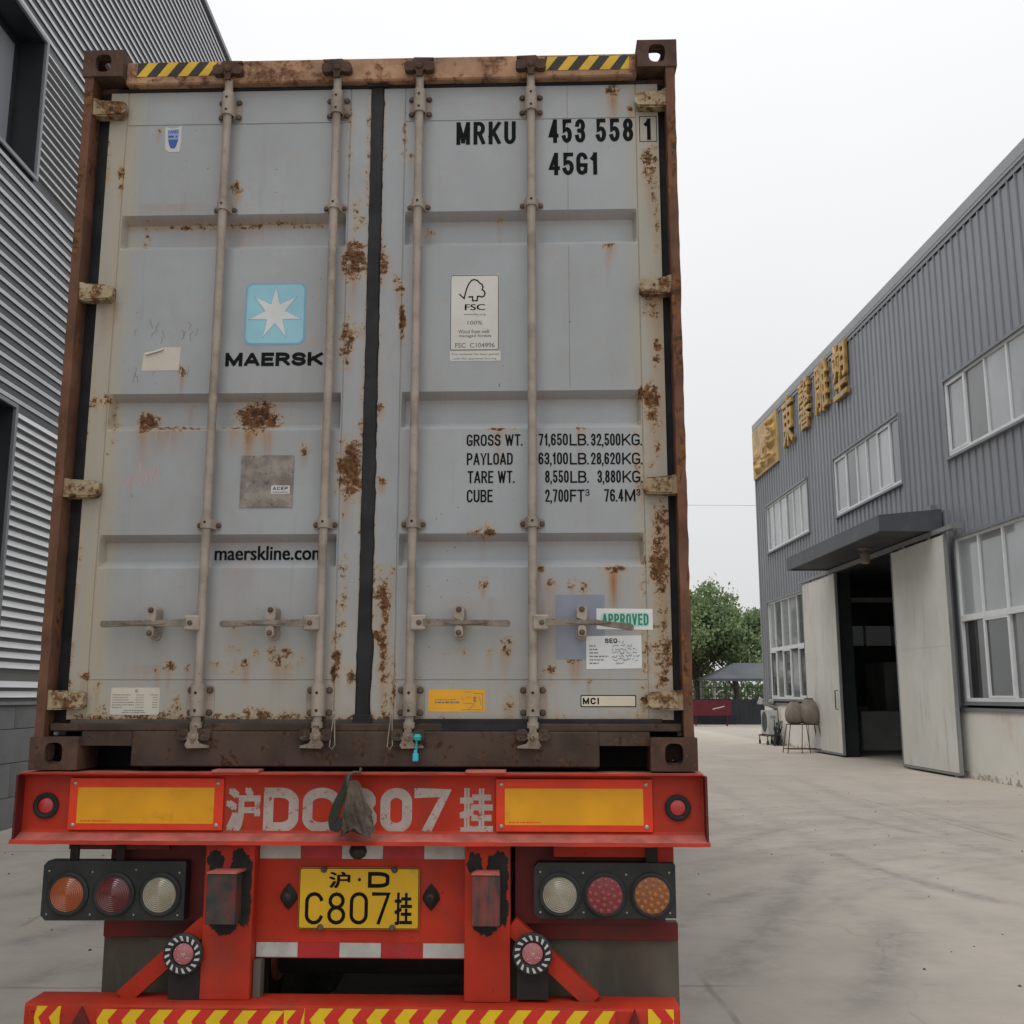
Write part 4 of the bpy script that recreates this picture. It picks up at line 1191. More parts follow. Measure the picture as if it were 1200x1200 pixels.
for i, (a, b) in enumerate(((.930, .965), (.925, 1.008), (.923, 1.010), (.922, 1.016), (.922, 1.030), (.926, 1.018), (.936, .968))):
    x = a; z = .462 - i * .0128; pts = []
    while x < b:
        pts.append((x, z + rn.uniform(-.0045, .0055) + .003 * (x - a) / .1)); x += rn.uniform(.0025, .006)
        if rn.random() < .18 and len(pts) > 1:
            stroke(mb, pts, .0013, Y3); pts = []; x += .004
    if len(pts) > 1: stroke(mb, pts, .0013, Y3)
mb.build('handwriting', 'ink', door_r)
plate('maker_plate', .803, 1.008, .226, .270, 'ink', door_r, r=.005)
mb = MB(); mb.sheet(rrect(.8065, 1.0045, .2295, .2665, .004), Y2); mb.build('maker_plate_face', 'plate_cream', door_r)
stext('MCI', .811, .872, .236, .260, Y2 - .0005, 'ink', door_r, .0055, .9)

# left door: star logo, name, address, labels
mb = MB(); mb.prism(rrect(-.518, -.275, 1.639, 1.897, .03, 6), YT, YT + .003); mb.build('logo_square', 'logo_edge', door_l)
mb = MB(); mb.sheet(rrect(-.511, -.282, 1.646, 1.890, .025, 6), YT - .0005); mb.build('logo_field', 'logo_blue', door_l)
cxs, czs = -.3965, 1.770
def star(k_, y):
    P = []
    for i in range(14):
        r = (.106 if i % 2 == 0 else .040) * k_
        a = R(90 + 360 / 14 * i)
        P.append((cxs + r * math.cos(a), czs + r * math.sin(a) * 1.03))
    m = MB(); m.add([(cxs, y, czs)] + [(u, y, w) for u, w in P], [(0, 1 + i, 1 + (i + 1) % 14) for i in range(14)]); return m
star(1.06, YT - .0009).build('star_outline', 'logo_edge', door_l)
star(1.0, YT - .0013).build('logo_star', 'logo_white', door_l)
stext('MAERSK', -.588, -.200, 1.551, 1.607, YT, 'ink', door_l, .0148, .45)
text('maerskline.com', -.605, -.176, .783, .838, DY + GD - .0012, 'ink', door_l, .0016, .0008)
mb = MB()
mb.prism([(-.922, 1.536), (-.773, 1.537), (-.769, 1.632), (-.835, 1.634), (-.88, 1.617), (-.917, 1.610)], YT, YT + .003)
mb.build('torn_paper', 'sticker_cream', door_l)
mb = MB(); mb.add([(-.915, YT, 1.611), (-.88, YT, 1.6175), (-.835, YT, 1.634), (-.84, YT - .006, 1.620), (-.905, YT - .007, 1.600)], [(0, 1, 2, 3, 4)]); mb.build('paper_curl', 'sticker_cream', door_l)
plate('steel_plate', -.504, -.298, .982, 1.188, 'worn_plate', door_l, y=YT - .002, r=.002)
plate('sticker', -.383, -.310, 1.035, 1.068, 'sticker_grey', door_l, y=YT - .003, r=.002)
stext('ACEP', -.376, -.318, 1.050, 1.063, YT - .0036, 'ink', door_l, .0024, 1.6)
mb = MB(); scribble(mb, -.376, -.318, 1.040, .0035, YT - .0036, rn); mb.lathe([(.008, 0), (.008, -.003), (.004, -.005)], (-.402, YT - .002, 1.085), 'y', 12); mb.build('print', 'ink_soft', door_l)
plate('data_plate', -.957, -.772, .197, .297, 'sticker_cream', door_l, r=.008)
mb = MB()
for i in range(6):
    z = .269 - i * .0092
    scribble(mb, -.951, -.951 + (.07, .06, .062, .082, .083, .037)[i], z, .0026, Y2, rn)
    scribble(mb, -.862, -.83, z, .002, Y2, rn); scribble(mb, -.808 + (.0 if i < 1 else .01), -.778, z, .0026, Y2, rn)
scribble(mb, -.905, -.83, .2115, .0026, Y2, rn); scribble(mb, -.912, -.822, .204, .0026, Y2, rn)
mb.build('print', 'ink_soft', door_l)
mb = MB(); mb.lathe([(.006, 0), (.006, -.0006)], (-.861, Y2, .285), 'y', 14); mb.build('ring_mark', 'ink_pale', door_l)
mb = MB(); rn = random.Random(77)
for i in range(7):
    x, z = -.975 + .02 * i, 1.05 + .012 * i + rn.uniform(-.02, .03)
    stroke(mb, [(x, z), (x + rn.uniform(.005, .02), z + rn.uniform(.03, .06)), (x + rn.uniform(.01, .04), z - rn.uniform(.0, .03))], .006, YT + .0004)
mb.build('chalk_mark', 'chalk_pink', door_l)
mb = MB()
for i in range(16):
    x, z = rn.uniform(-.96, -.70), rn.choice((1.50, 1.69, 1.66))
    z += rn.uniform(-.025, .03)
    stroke(mb, [(x, z), (x + rn.uniform(-.008, .008), z + rn.uniform(.008, .03)), (x + rn.uniform(-.012, .012), z + rn.uniform(.02, .045))], .0016, YT + .0004)
mb.build('scratch', 'ink_soft', door_l)
# small torn sticker with a blue beaker shape
mb = MB(); mb.prism([(-.887, 2.586), (-.862, 2.578), (-.838, 2.581), (-.8195, 2.592), (-.8185, 2.520), (-.823, 2.474), (-.866, 2.473), (-.882, 2.486)], YT, YT + .003); mb.build('sticker', 'sticker_white', door_l)
mb = MB(); mb.sheet([(-.876, 2.572), (-.828, 2.576), (-.829, 2.53), (-.874, 2.53)], Y2); mb.build('sticker_print', 'cup_pale', door_l)
mb = MB(); mb.sheet([(-.872, 2.529), (-.830, 2.529), (-.836, 2.502), (-.842, 2.489), (-.859, 2.489), (-.867, 2.505)], Y2)
mb.build('sticker_print', 'cup_blue', door_l)
text('LAND', -.872, -.831, 2.556, 2.570, Y2 - .0005, 'cup_blue', door_l, .0006)
mb = MB(); scribble(mb, -.872, -.834, 2.537, .009, Y2 - .0005, rn); mb.build('print', 'cup_blue', door_l)

# ================================================================== semi-trailer
trailer = empty('semi_trailer', (CX, CY, 0), CA, False)
tag(trailer, 'red skeletal trailer with yellow number plate under the container', 'trailer')
def TB(): return MB(CZ)

# rear cross beam: tapered-flange channel, open towards the viewer
def channel(x0, x1, n=60):
    mb = TB(); rn = random.Random(31)
    prof = [(-.030, -.0065), (-.030, -.013), (.022, -.022), (.028, -.030), (.028, -.212), (.020, -.222), (-.030, -.243), (-.034, -.256), (.10, -.256), (.10, -.0065)]
    xs = np.linspace(x0, x1, n)
    vs = []
    for i, x in enumerate(xs):
        for j, (y, z) in enumerate(prof):
            k_ = 1 if j in (0, 1, 6, 7) else 0
            e = 0
            if i in (0, n - 1): e = (1 if i else -1) * (.012 if j in (6, 7) else (-.006 if j in (0, 1) else 0))
            vs.append((x + e, y + k_ * rn.uniform(-.0012, .0012), z + k_ * rn.uniform(-.0008, .0008)))
    m = len(prof)
    fs = [(i * m + j, i * m + (j + 1) % m, (i + 1) * m + (j + 1) % m, (i + 1) * m + j) for i in range(n - 1) for j in range(m)]
    mb.add(vs, fs + [tuple(range(m)), tuple(range((n - 1) * m, n * m))])
    for i in range(n - 1):
        for j in (5, 9): mb.mi[i * m + j] = 1
    return mb.build('rear_beam', ['red_paint', 'red_dusty'], trailer, 25)
beam = channel(-1.240, 1.238)
for s in (-1, 1):
    mb = TB(); mb.box(s * 1.238, s * 1.246, -.026, .0275, -.240, -.016); mb.build('end_plate', 'red_dark', beam)
for x0, x1 in ((-.53, -.36), (.385, .53)):
    mb = TB(); mb.box(x0, x1, -.036, .05, -.0062, .004, .002); mb.build('twistlock_plate', 'red_dusty', beam)

mb = TB(); mb.box(-1.225, 1.222, .102, .32, -.20, -.0072); mb.build('gap_blackout', 'chassis_black', trailer)  # added black block, stops daylight showing through under the container

# big reflectors
for x0, x1 in ((-1.064, -.498), (.494, 1.054)):
    mb = TB(); mb.prism(rrect(x0, x1, -.2115, -.030, .003), .016, .0275)
    p = mb.build('reflector_board', 'reflex_red', trailer)
    mb = TB(); mb.prism(rrect(x0 + .031, x1 - .033, -.189, -.062, .002), .0148, .0162); mb.build('reflector_field', 'reflex_yellow', p)
    for x in (x0 + .018, x1 - .022):
        for z in (-.047, -.195):
            mb = TB(); mb.lathe([(.008, 0), (.008, -.002), (.004, -.005)], (x, .016, z), 'y', 10); mb.build('rivet', 'screw', p)
    mb = TB(); scribble(mb, x0 + .045, x0 + .16, -.182, .004, .0145, random.Random(5)); mb.build('print', 'reflex_red', p)
# small round side lamps in rubber rings
for x in (-1.152, 1.145):
    mb = TB(); mb.lathe([(.046, 0), (.046, -.010), (.040, -.014), (.030, -.012), (.029, 0)], (x, .0278, -.128), 'y', 28)
    p = mb.build('rubber_ring', 'rubber', trailer, 40)
    mb = TB(); mb.lathe([(.029, 0), (.028, -.006), (.018, -.010), (.004, -.011)], (x, .0276, -.128), 'y', 24); mb.build('lens', 'lens_side', p, 40)
# stencilled number
for t, x0, x1 in (('沪', -.490, -.364), ('D', -.352, -.224), ('C', -.209, -.070), ('8', -.058, .062), ('0', .074, .189), ('7', .197, .328), ('挂', .361, .482)):
    cj = t in '沪挂'
    if cj: text(t, x0, x1, -.220, -.062, .0268, 'stencil_white', trailer, .0055, .005, name='painted_character', dz=CZ)
    else: stext({'D': 'd', '0': 'o'}.get(t, t), x0, x1, -.220, -.062, .0268, 'stencil_white', trailer, .036, name='painted_character', dz=CZ)

# lamp clusters
def cluster(x0, x1, z0, z1, cols, xs, zc):
    mb = TB()
    P = [(x0 + .014, z1), (x1 - .004, z1), (x1, z1 - .006), (x1, z0 + .004), (x0 + .018, z0), (x0, z0 + .018), (x0, z1 - .016)]
    mb.prism(P, .030, .085)
    body = mb.build('lamp_panel', 'lamp_black', trailer)
    for x, c_ in zip(xs, cols):
        led = c_.startswith('lens_led')
        mb = TB()
        r = .066
        mb.lathe([(r + .010, 0), (r + .010, -.008), (r + .003, -.013), (r, -.012)], (x, .030, zc), 'y', 36)
        mb.build('lamp_bezel', 'lamp_black', body, 40)
        mb = TB()
        if led: prof = [(r, -.004), (r - .004, -.012), (r * .5, -.016), (.004, -.017)]
        else:
            prof = [(r, -.002)]
            for i in range(9):
                q = r * (1 - (i + .5) / 9.5)
                prof += [(q + .0028, -.010 - .012 * (1 - (q / r) ** 2)), (q, -.0085 - .012 * (1 - (q / r) ** 2))]
            prof.append((.003, -.022))
        mb.lathe(prof, (x, .030, zc), 'y', 36)
        ln = mb.build('lens', c_, body, 45)
        if led:
            mb = TB()
            for rr, n in ((.012, 3), (.033, 8), (.053, 13)):
                for i in range(n):
                    a = 6.283 * i / n + rr * 20
                    mb.lathe([(.0085, 0), (.0075, -.003), (.003, -.0045)], (x + rr * math.cos(a), .030 - .0135 - .003 * (1 - rr / .066), zc + rr * math.sin(a)), 'y', 8)
            tag(mb.build('led', 'bead_red' if 'red' in c_ else 'bead_amber', body, 40), kind='stuff')
    mb = TB()
    for x in np.linspace(x0 + .022, x1 - .022, 4):
        for z in (z1 - .030 + random.uniform(-.01, .006), z0 + .022): mb.lathe([(.004, 0), (.003, -.003)], (x, .030, z), 'y', 8)
    tag(mb.build('screw', 'screw', body), kind='stuff')
    return body
b = cluster(-1.146, -.626, -.528, -.322, ('lens_orange', 'lens_red', 'lens_cream'), (-1.050, -.882, -.714), -.436)
mb = TB(); mb.box(-1.062, -1.030, .05, .06, -.325, -.256); mb.box(-.892, -.860, .05, .06, -.325, -.256); mb.build('bracket', 'chassis_black', b)
mb = TB(); mb.box(-1.07, -.70, .055, .075, -.285, -.257); mb.build('hanger_rail', 'red_dark', b)
b = cluster(.629, 1.131, -.510, -.320, ('lens_cream', 'lens_led_red', 'lens_led_amber'), (.720, .880, 1.046), -.428)
mb = TB(); mb.box(1.03, 1.07, .05, .06, -.322, -.256); mb.build('bracket', 'chassis_black', b)
mb = TB(); mb.box(.70, 1.07, .065, .085, -.305, -.257); mb.box(1.072, 1.13, .062, .10, -.322, -.257); mb.build('hanger_rail', 'red_paint', b)

# uprights with rub blocks and tar patches
def blot(cx_, cz_, rx, rz, seed, y):
    rn = random.Random(seed); P = []
    N_ = 72
    for i in range(N_):
        a = 6.283 * i / N_; q = .92 + .32 * mnoise.fractal((math.cos(a) * 1.6 + seed, math.sin(a) * 1.6, seed * .7), .7, 2.1, 5)
        P.append((cx_ + rx * q * math.cos(a), cz_ + rz * q * math.sin(a) - (.012 * max(0, -math.sin(a)) * rn.random() if i % 5 == 0 else 0)))
    m = TB(); m.add([(cx_, y, cz_)] + [(u, y, w) for u, w in P], [(0, 1 + i, 1 + (i + 1) % N_) for i in range(N_)]); return m
for side, x0, x1, bx0, bx1, bm in ((-1, -.553, -.375, -.520, -.415, 'grey_box'), (1, .382, .544, .412, .510, 'scratched_box')):
    mb = TB(); mb.box(x0, x1, .020, .030, -.787, -.2565, .002); mb.box(x0, x0 + .010, .0305, .13, -.787, -.2565); mb.box(x1 - .010, x1, .0305, .13, -.787, -.2565)
    post = mb.build('upright', 'red_paint', trailer)
    xm = (bx0 + bx1) / 2
    for i, (u, w, rx, rz) in enumerate(((bx0 + .005, -.318, .030, .040), (bx1 - .012, -.325, .038, .048), (bx1 + .016, -.372, .026, .070), (bx1 + .010, -.480, .028, .062), (xm - .004, -.535, .052, .034))):
        blot(min(max(u, x0 + rx * 1.12), x1 - rx * 1.12), w, rx, rz, 40 + i + 7 * side, .0192 - .0003 * i).build('tar_patch', 'black_tar', post)
    mb = TB(); mb.box(bx0, bx1, -.060, .018, -.520, -.350, .003); mb.build('rub_block', bm, post)
    mb = TB(); mb.prism([(bx0, -.064), (bx1, -.064), (bx1 + (.012 if side < 0 else -.004), .0185), (bx0 + .012, .0185)], -.3495, -.343, 'z'); mb.build('block_cap', 'red_dusty', post)

# number plate panel
mb = TB(); mb.box(-.375, .3815, .082, .095, -.660, -.2565); panel = mb.build('plate_panel', 'red_paint', trailer)
for z0, z1, dx in ((-.317, -.268, 0), (-.656, -.607, -.004)):
    seg = .752 / 5
    for i in range(5):
        x = -.372 + i * seg
        mb = TB(); mb.box(x + .0006, x + seg - .0006, .0788, .0815, z0, z1); mb.build('reflective_strip', 'strip_white' if i % 2 == 0 else 'strip_red', panel)
mb = TB(); mb.prism(rrect(-.222, .215, -.5585, -.347, .008), .070, .0735)
npl = mb.build('number_plate', 'plate_yellow', trailer)
mb = TB()
o_, i_ = rrect(-.221, .214, -.5575, -.348, .008), rrect(-.218, .211, -.5545, -.351, .006)
n = len(o_); mb.add([(u, .0696, w) for u, w in o_] + [(u, .0696, w) for u, w in i_], [(i, (i + 1) % n, n + (i + 1) % n, n + i) for i in range(n)])
mb.build('plate_border', 'ink', npl)
for t, x0, x1, z0, z1, bo in (('沪', -.114, -.036, -.418, -.361, .0022), ('D', .028, .106, -.416, -.361, .0042), ('C', -.198, -.132, -.543, -.432, .0038), ('8', -.117, -.051, -.543, -.432, .0038), ('0', -.036, .030, -.542, -.431, .0038), ('7', .044, .110, -.542, -.431, .0038), ('挂', .126, .190, -.543, -.432, .0022)):
    if t in '沪挂': text(t, x0, x1, z0, z1, .0692, 'ink', npl, bo, bo * .6, name='plate_character', dz=CZ)
    else: stext(t, x0, x1, z0, z1, .0692, 'ink', npl, .0125 if t != 'D' else .0135, name='plate_character', dz=CZ)
mb = TB(); mb.lathe([(.006, 0), (.006, -.0005)], (-.003, .0695, -.388), 'y', 12); mb.build('plate_dot', 'ink', npl)
for x, z in ((-.133, -.353), (.124, -.353), (-.140, -.553), (.120, -.553)):
    mb = TB(); mb.lathe([(.012, 0), (.012, -.004), (.007, -.010)], (x, .0698, z), 'y', 8); mb.build('plate_bolt', 'bolt', npl)
for x in (-.261, .257):
    mb = TB()
    mb.add([(x, .030, -.449)] + [(x + u, .0815, -.449 + w) for u, w in ((0, .048), (.018, .028), (.030, .008), (.032, -.008), (.016, -.032), (0, -.048), (-.016, -.032), (-.032, -.008), (-.030, .008), (-.018, .028))], [(0, 1 + i, 1 + (i + 1) % 10) for i in range(10)])
    mb.lathe([(.020, .0), (.018, -.018), (.010, -.026)], (x, .066, -.447), 'y', 14)
    mb.build('plate_lamp', 'lamp_black', panel, 50)
mb = TB(); mb.lathe([(.028, .012), (.030, 0), (.022, -.022), (.010, -.03)], (-.012, .076, -.290), 'y', 10, 1.1); mb.build('small_lamp', 'lamp_black', panel, 30)
mb = TB(); mb.box(-.372, -.345, .05, .10, -.787, -.662); mb.build('panel_foot', 'mudflap', panel)

# underrun bumper with chevron tape
mb = TB(); rn = random.Random(9)
P = [(-.030, -.905), (-.030, -.800), (-.026, -.792), (-.016, -.788), (.110, -.788), (.120, -.796), (.120, -.905)]
xs = np.linspace(-1.148, 1.128, 40); vs = []
for i, x in enumerate(xs):
    for j, (y, z) in enumerate(P): vs.append((x, y + rn.uniform(-.001, .001) * (j < 4), z + rn.uniform(-.0012, .0012) * (0 < j < 4)))
m_ = len(P)
mb.add(vs, [(i * m_ + j, i * m_ + (j + 1) % m_, (i + 1) * m_ + (j + 1) % m_, (i + 1) * m_ + j) for i in range(39) for j in range(m_)] + [tuple(range(m_)), tuple(range(39 * m_, 40 * m_))])
bumper = mb.build('underrun_bumper', 'red_paint', trailer, 25)
def chevrons(x0, x1, zt, zb, y, d=-1, per=.098, ph=0.0):
    mb = TB(); mb.sheet([(x0, zb), (x1, zb), (x1, zt), (x0, zt)], y); mb.cur = 1
    zm = zt - .037; sl = .032 * -d
    x = x0 - per + ph * per
    while x < x1 + per:
        for za, zb_, s0, s1 in ((zt, zm, sl, 0), (zm, zb, 0, sl)):
            poly = [(x + s0, za), (x + per * .5 + s0, za), (x + per * .5 + s1, zb_), (x + s1, zb_)]
            poly = [(min(max(u, x0), x1), w) for u, w in poly]
            if abs(poly[1][0] - poly[0][0]) + abs(poly[2][0] - poly[3][0]) > .004: mb.sheet(poly, y - .0006)
        x += per
    return mb.build('chevron_tape', ['chevron_yellow', 'chevron_red'], bumper)
chevrons(-1.112, -1.018, -.797, -.895, -.0325, -1, .075, .2)
chevrons(-.892, -.235, -.806, -.897, -.0325, -1, .098, .4)
chevrons(-.236, -.165, -.804, -.896, -.0336, -1, .098, .1)
chevrons(-.166, .906, -.797, -.893, -.0328, -1, .098, .7)
chevrons(1.018, 1.106, -.790, -.890, -.0325, 1, .09, .5)
mb = TB(); mb.prism([(-.998, -.895), (-.890, -.895), (-.944, -.797)], -.040, -.0315); mb.build('triangle_reflector', 'red_dark', bumper)
mb = TB(); mb.add([(.930, -.0325, -.893), (.965, -.05, -.893), (1.006, -.0325, -.893), (.972, -.045, -.783)], [(0, 1, 3), (1, 2, 3), (0, 2, 1), (0, 3, 2)]); mb.build('triangle_reflector', 'red_dark', bumper)

# round marker lamps
for x, z in ((-.609, -.630), (.623, -.620)):
    mb = TB(); mb.lathe([(.060, .03), (.070, .0), (.070, -.010), (.062, -.014), (.040, -.010), (.038, 0)], (x, .004, z), 'y', 32)
    p = mb.build('round_lamp', 'lamp_black', trailer, 40)
    mb = TB(); mb.lathe([(.038, 0), (.036, -.006), (.02, -.011), (.003, -.012)], (x, .004, z), 'y', 24); mb.build('lens', 'lens_pink', p, 40)
    mb = TB(); rn = random.Random(4)
    for i in range(16):
        a = 6.283 * i / 16
        P = [(.046, a - .06), (.046, a + .10), (.063, a + .22), (.063, a + .06)]
        mb.sheet([(x + r * math.cos(t), z + r * math.sin(t)) for r, t in P], -.0128)
    for i in range(34):
        a, r = rn.uniform(0, 6.28), rn.uniform(0, .033)
        u, w, s = x + r * math.cos(a), z + r * math.sin(a), rn.uniform(.001, .0028)
        mb.sheet([(u - s, w), (u, w - s), (u + s, w), (u, w + s)], -.0085)
    tag(mb.build('chrome_fleck', 'sticker_grey', p), kind='stuff')
    mb = TB(); mb.box(x - .055, x + .055, .020, .10, z - .157, z + .03); mb.build('lamp_backing', 'chassis_black', p)
# diagonal braces, flap rails and mudflaps
for s in (-1, 1):
    mb = TB()
    a, b_ = Vector((s * .835, .07, -.79)), Vector((s * .545, .07, -.535))
    d = (b_ - a).normalized()
    box_at(mb, (a + b_) / 2, d, (-d.z, 0, d.x), (b_ - a).length / 2, .03, .030)
    mb.build('diagonal_brace', 'red_paint', trailer)
    mb = TB(); mb.box(s * .56, s * (1.150 if s > 0 else .962), .15, .20, -.608, -.545, .003); mb.build('flap_rail', 'red_dark', trailer)
    mb = TB(); n = 14
    vs = []
    for i in range(n + 1):
        for j in range(9):
            x = s * (.50 + .655 * i / n) if s > 0 else -(.50 + .475 * i / n); z = -.57 - .62 * j / 8
            vs.append((x, .205 + .012 * math.sin(i * .8 + s) + .02 * (j / 8) ** 2, z))
    mb.add(vs, [(i * 9 + j, (i + 1) * 9 + j, (i + 1) * 9 + j + 1, i * 9 + j + 1) for i in range(n) for j in range(8)])
    nv = len(mb.v)
    mb.v += [(x, y + .008, z) for x, y, z in mb.v]; mb.f += [tuple(q + nv for q in f) for f in mb.f]; mb.mi += [0] * (len(mb.f) - len(mb.mi))
    mb.build('mudflap', 'mudflap', trailer, 60)

# frame, axles, wheels, landing legs
for s in (-1, 1):
    mb = TB(); mb.box(s * .40, s * .54, .105, 12.2, -.030, -.012); mb.box(s * .46, s * .475, .105, 12.2, -.42, -.030); mb.box(s * .40, s * .54, .105, 12.2, -.438, -.42)
    mb.build('main_beam', 'red_dark', trailer)
    mb = TB(); mb.box(s * .56, s * (1.1 if s > 0 else .93), .101, .14, -.54, -.257); mb.build('rear_gusset', 'red_dark', trailer)
for i, y in enumerate((.55, 2.6, 4.6, 6.6, 8.6, 10.6, 12.0)):
    mb = TB(); mb.box(-.459, .459, y, y + .1, -.40, -.06); mb.build('cross_member', 'red_dark', trailer)
for s in (-1, 1):
    mb = MB(); mb.box(s * .75 - .06, s * .75 + .06, 9.4, 9.52, .06, 1.3); mb.box(s * .75 - .12, s * .75 + .12, 9.34, 9.58, 0, .06)
    mb.build('landing_leg', 'red_dark', trailer)
prof = [(.20, -.10), (.27, -.135), (.44, -.14), (.485, -.115), (.50, -.06), (.50, .06), (.485, .115), (.44, .14), (.27, .135), (.20, .10)]
mb = MB(); mb.lathe(prof, (0, 0, 0), 'x', 48)
mb.cur = 1; mb.lathe([(.26, .10), (.22, .05), (.12, .04), (.10, .12), (.03, .13)], (0, 0, 0), 'x', 24)
wheel_me = mb.mesh('wheel', ['tyre', 'rim'], smooth=30)
for y in (.95, 2.26, 3.57):
    mb = MB(); mb.tube([(-.95, y, .5), (.95, y, .5)], .075, 14); mb.box(-.55, -.35, y - .1, y + .1, .55, .92); mb.box(.35, .55, y - .1, y + .1, .55, .92)
    ax = mb.build('axle', 'chassis_black', trailer)
    for x in (-.92, -.61, .61, .92):
        w_ = link('wheel', wheel_me, ax); w_.location = (x, y, .5); w_.rotation_euler = (random.uniform(0, 6), 0, 0)

# ================================================================== rag and strap hanging on the beam
Cr = (math.cos(CA), math.sin(CA))
def cw(x, y, z): return (CX + x * Cr[0] - y * Cr[1], CY + x * Cr[1] + y * Cr[0], CZ + z)
rag = empty('hanging_rag', cw(-.01, -.05, -.235), CA, False)
tag(rag, 'dirty grey-brown rag hanging from a hook over the white painted 8', 'rag')
OZ = -.235; OX, OY = -.01, -.05
def RB(): return MB(0)
mb = RB(); n, m = 96, 60; vs = []
for j in range(m + 1):
    t = j / m; z = -.030 - .178 * t
    cx_ = -.014 + .022 * t; hw = .013 + .041 * t ** .75; hd = .010 + .024 * t ** .8
    for i in range(n):
        a = 6.283 * i / n
        ph = a + .55 * math.sin(3.1 * t + 1) * t
        fold = 1 + .30 * abs(math.sin(2.5 * ph + .4)) ** .6 - .25 + .16 * abs(math.sin(5.5 * ph + 2 * t)) + .22 * mnoise.noise((math.cos(a) * 2.0, math.sin(a) * 2.0, t * 4)) + .08 * mnoise.noise((math.cos(a) * 7, math.sin(a) * 7, t * 16))
        hem = (.014 * math.sin(3 * a + 1) + .012 * mnoise.noise((math.cos(a) * 3, math.sin(a) * 3, 4.4))) * t ** 2
        vs.append((cx_ + hw * math.cos(a) * fold - OX, -.055 + hd * math.sin(a) * fold - OY, z - OZ + hem))
mb.add(vs, [(j * n + i, j * n + (i + 1) % n, (j + 1) * n + (i + 1) % n, (j + 1) * n + i) for j in range(m) for i in range(n)] + [tuple(range(n)), tuple(range(m * n, (m + 1) * n))])
mb.build('cloth', 'rag', rag, 70)
mb = RB()
pts = smooth_line([(-.030, -.015), (-.042, -.055), (-.062, -.100), (-.080, -.150), (-.088, -.180), (-.078, -.206), (-.066, -.190), (-.060, -.160)], 6)
vs = []
for i, (x, z) in enumerate(pts):
    w_ = .017 - .004 * math.sin(i * .3); q = -.048 - .006 * math.sin(i * .25)
    vs += [(x - w_ * .8 - OX, q - OY, z + w_ * .3 - OZ), (x + w_ * .8 - OX, q - .006 - OY, z - w_ * .1 - OZ), (x + w_ * .8 - OX, q - OY, z - w_ * .1 - OZ), (x - w_ * .8 - OX, q + .006 - OY, z + w_ * .3 - OZ)]
mb.add(vs, [(i * 4 + j, i * 4 + (j + 1) % 4, i * 4 + 4 + (j + 1) % 4, i * 4 + 4 + j) for i in range(len(pts) - 1) for j in range(4)])
mb.build('strap', 'strap', rag, 50)
mb = RB(); mb.tube([(.010 - OX, -.034 - OY, .012 - OZ), (.008 - OX, -.040 - OY, -.003 - OZ), (-.012 - OX, -.046 - OY, -.002 - OZ), (-.028 - OX, -.052 - OY, -.010 - OZ), (-.033 - OX, -.056 - OY, -.03 - OZ), (-.028 - OX, -.056 - OY, -.052 - OZ)], .0055, 8)
mb.build('hook', 'bolt', rag, 60)

# ================================================================== tall clad building on the left
XL = -6.05
lb = empty('clad_building', (XL, 16, 0))
tag(lb, 'tall building with horizontal dark and silver corrugated cladding, left edge', 'building')
Y0, Y1, ZT = -2.0, 46.0, 15.52
WINS = [(8.2, 12.6), (17.0, 21.4), (25.8, 30.2), (34.6, 39.0)]
LEV = [(1.9, 5.14), (8.25, 10.15)]
def corr_h(z0, z1, y0, y1, mat):
    """horizontal trapezoid ribs"""
    light = mat == 'clad_light'
    per, d = (.124, .040) if light else (.150, .018)
    rib = (.034, .048, .112, per) if light else (.084, .090, .142, per)      # sky light painted on the rib faces: broad on silver sheets, thin on dark ones
    mb = MB(); pts = [(z0, 0)]; cr = set()
    z = z0
    while z + per <= z1 + 1e-6:
        pts += [(z + rib[0], 0), (z + rib[1], d), (z + rib[2], .006 if light else d), (z + per, 0)]
        cr.add(len(pts) - 3)
        z += per
    if pts[-1][0] < z1 - .001: pts.append((z1, 0))
    vs = []
    for zz, dd in pts: vs += [(XL + dd, y0, zz), (XL + dd, y1, zz)]
    mb.add(vs, [(2 * i, 2 * i + 1, 2 * i + 3, 2 * i + 2) for i in range(len(pts) - 1)])
    for i in cr: mb.mi[i] = 1; mb.mi[i + 1] = 1
    mb.build('cladding_sheet', ['clad_silver', 'clad_silver_lit'] if light else ['clad_dark', 'clad_dark_lit'], lb)
def spans(wins):
    out = []; y = Y0
    for a, b in wins:
        out.append((y, a)); y = b
    out.append((y, Y1)); return out
def cut(a, b, step=5.9):
    n = max(1, round((b - a) / step)); return [(a + (b - a) * i / n, a + (b - a) * (i + 1) / n - .004) for i in range(n)]
for z0, z1, mat, w in ((1.545, 1.9, 'clad_light', None), (1.9, 5.14, 'clad_light', WINS), (5.14, 8.25, 'clad_dark', None), (8.25, 10.15, 'clad_light', WINS), (10.15, ZT, 'clad_dark', None)):
    for a, b in (spans(w) if w else [(Y0, Y1)]):
        for p, q in cut(a, b): corr_h(z0, z1 - .003, p, q, mat)
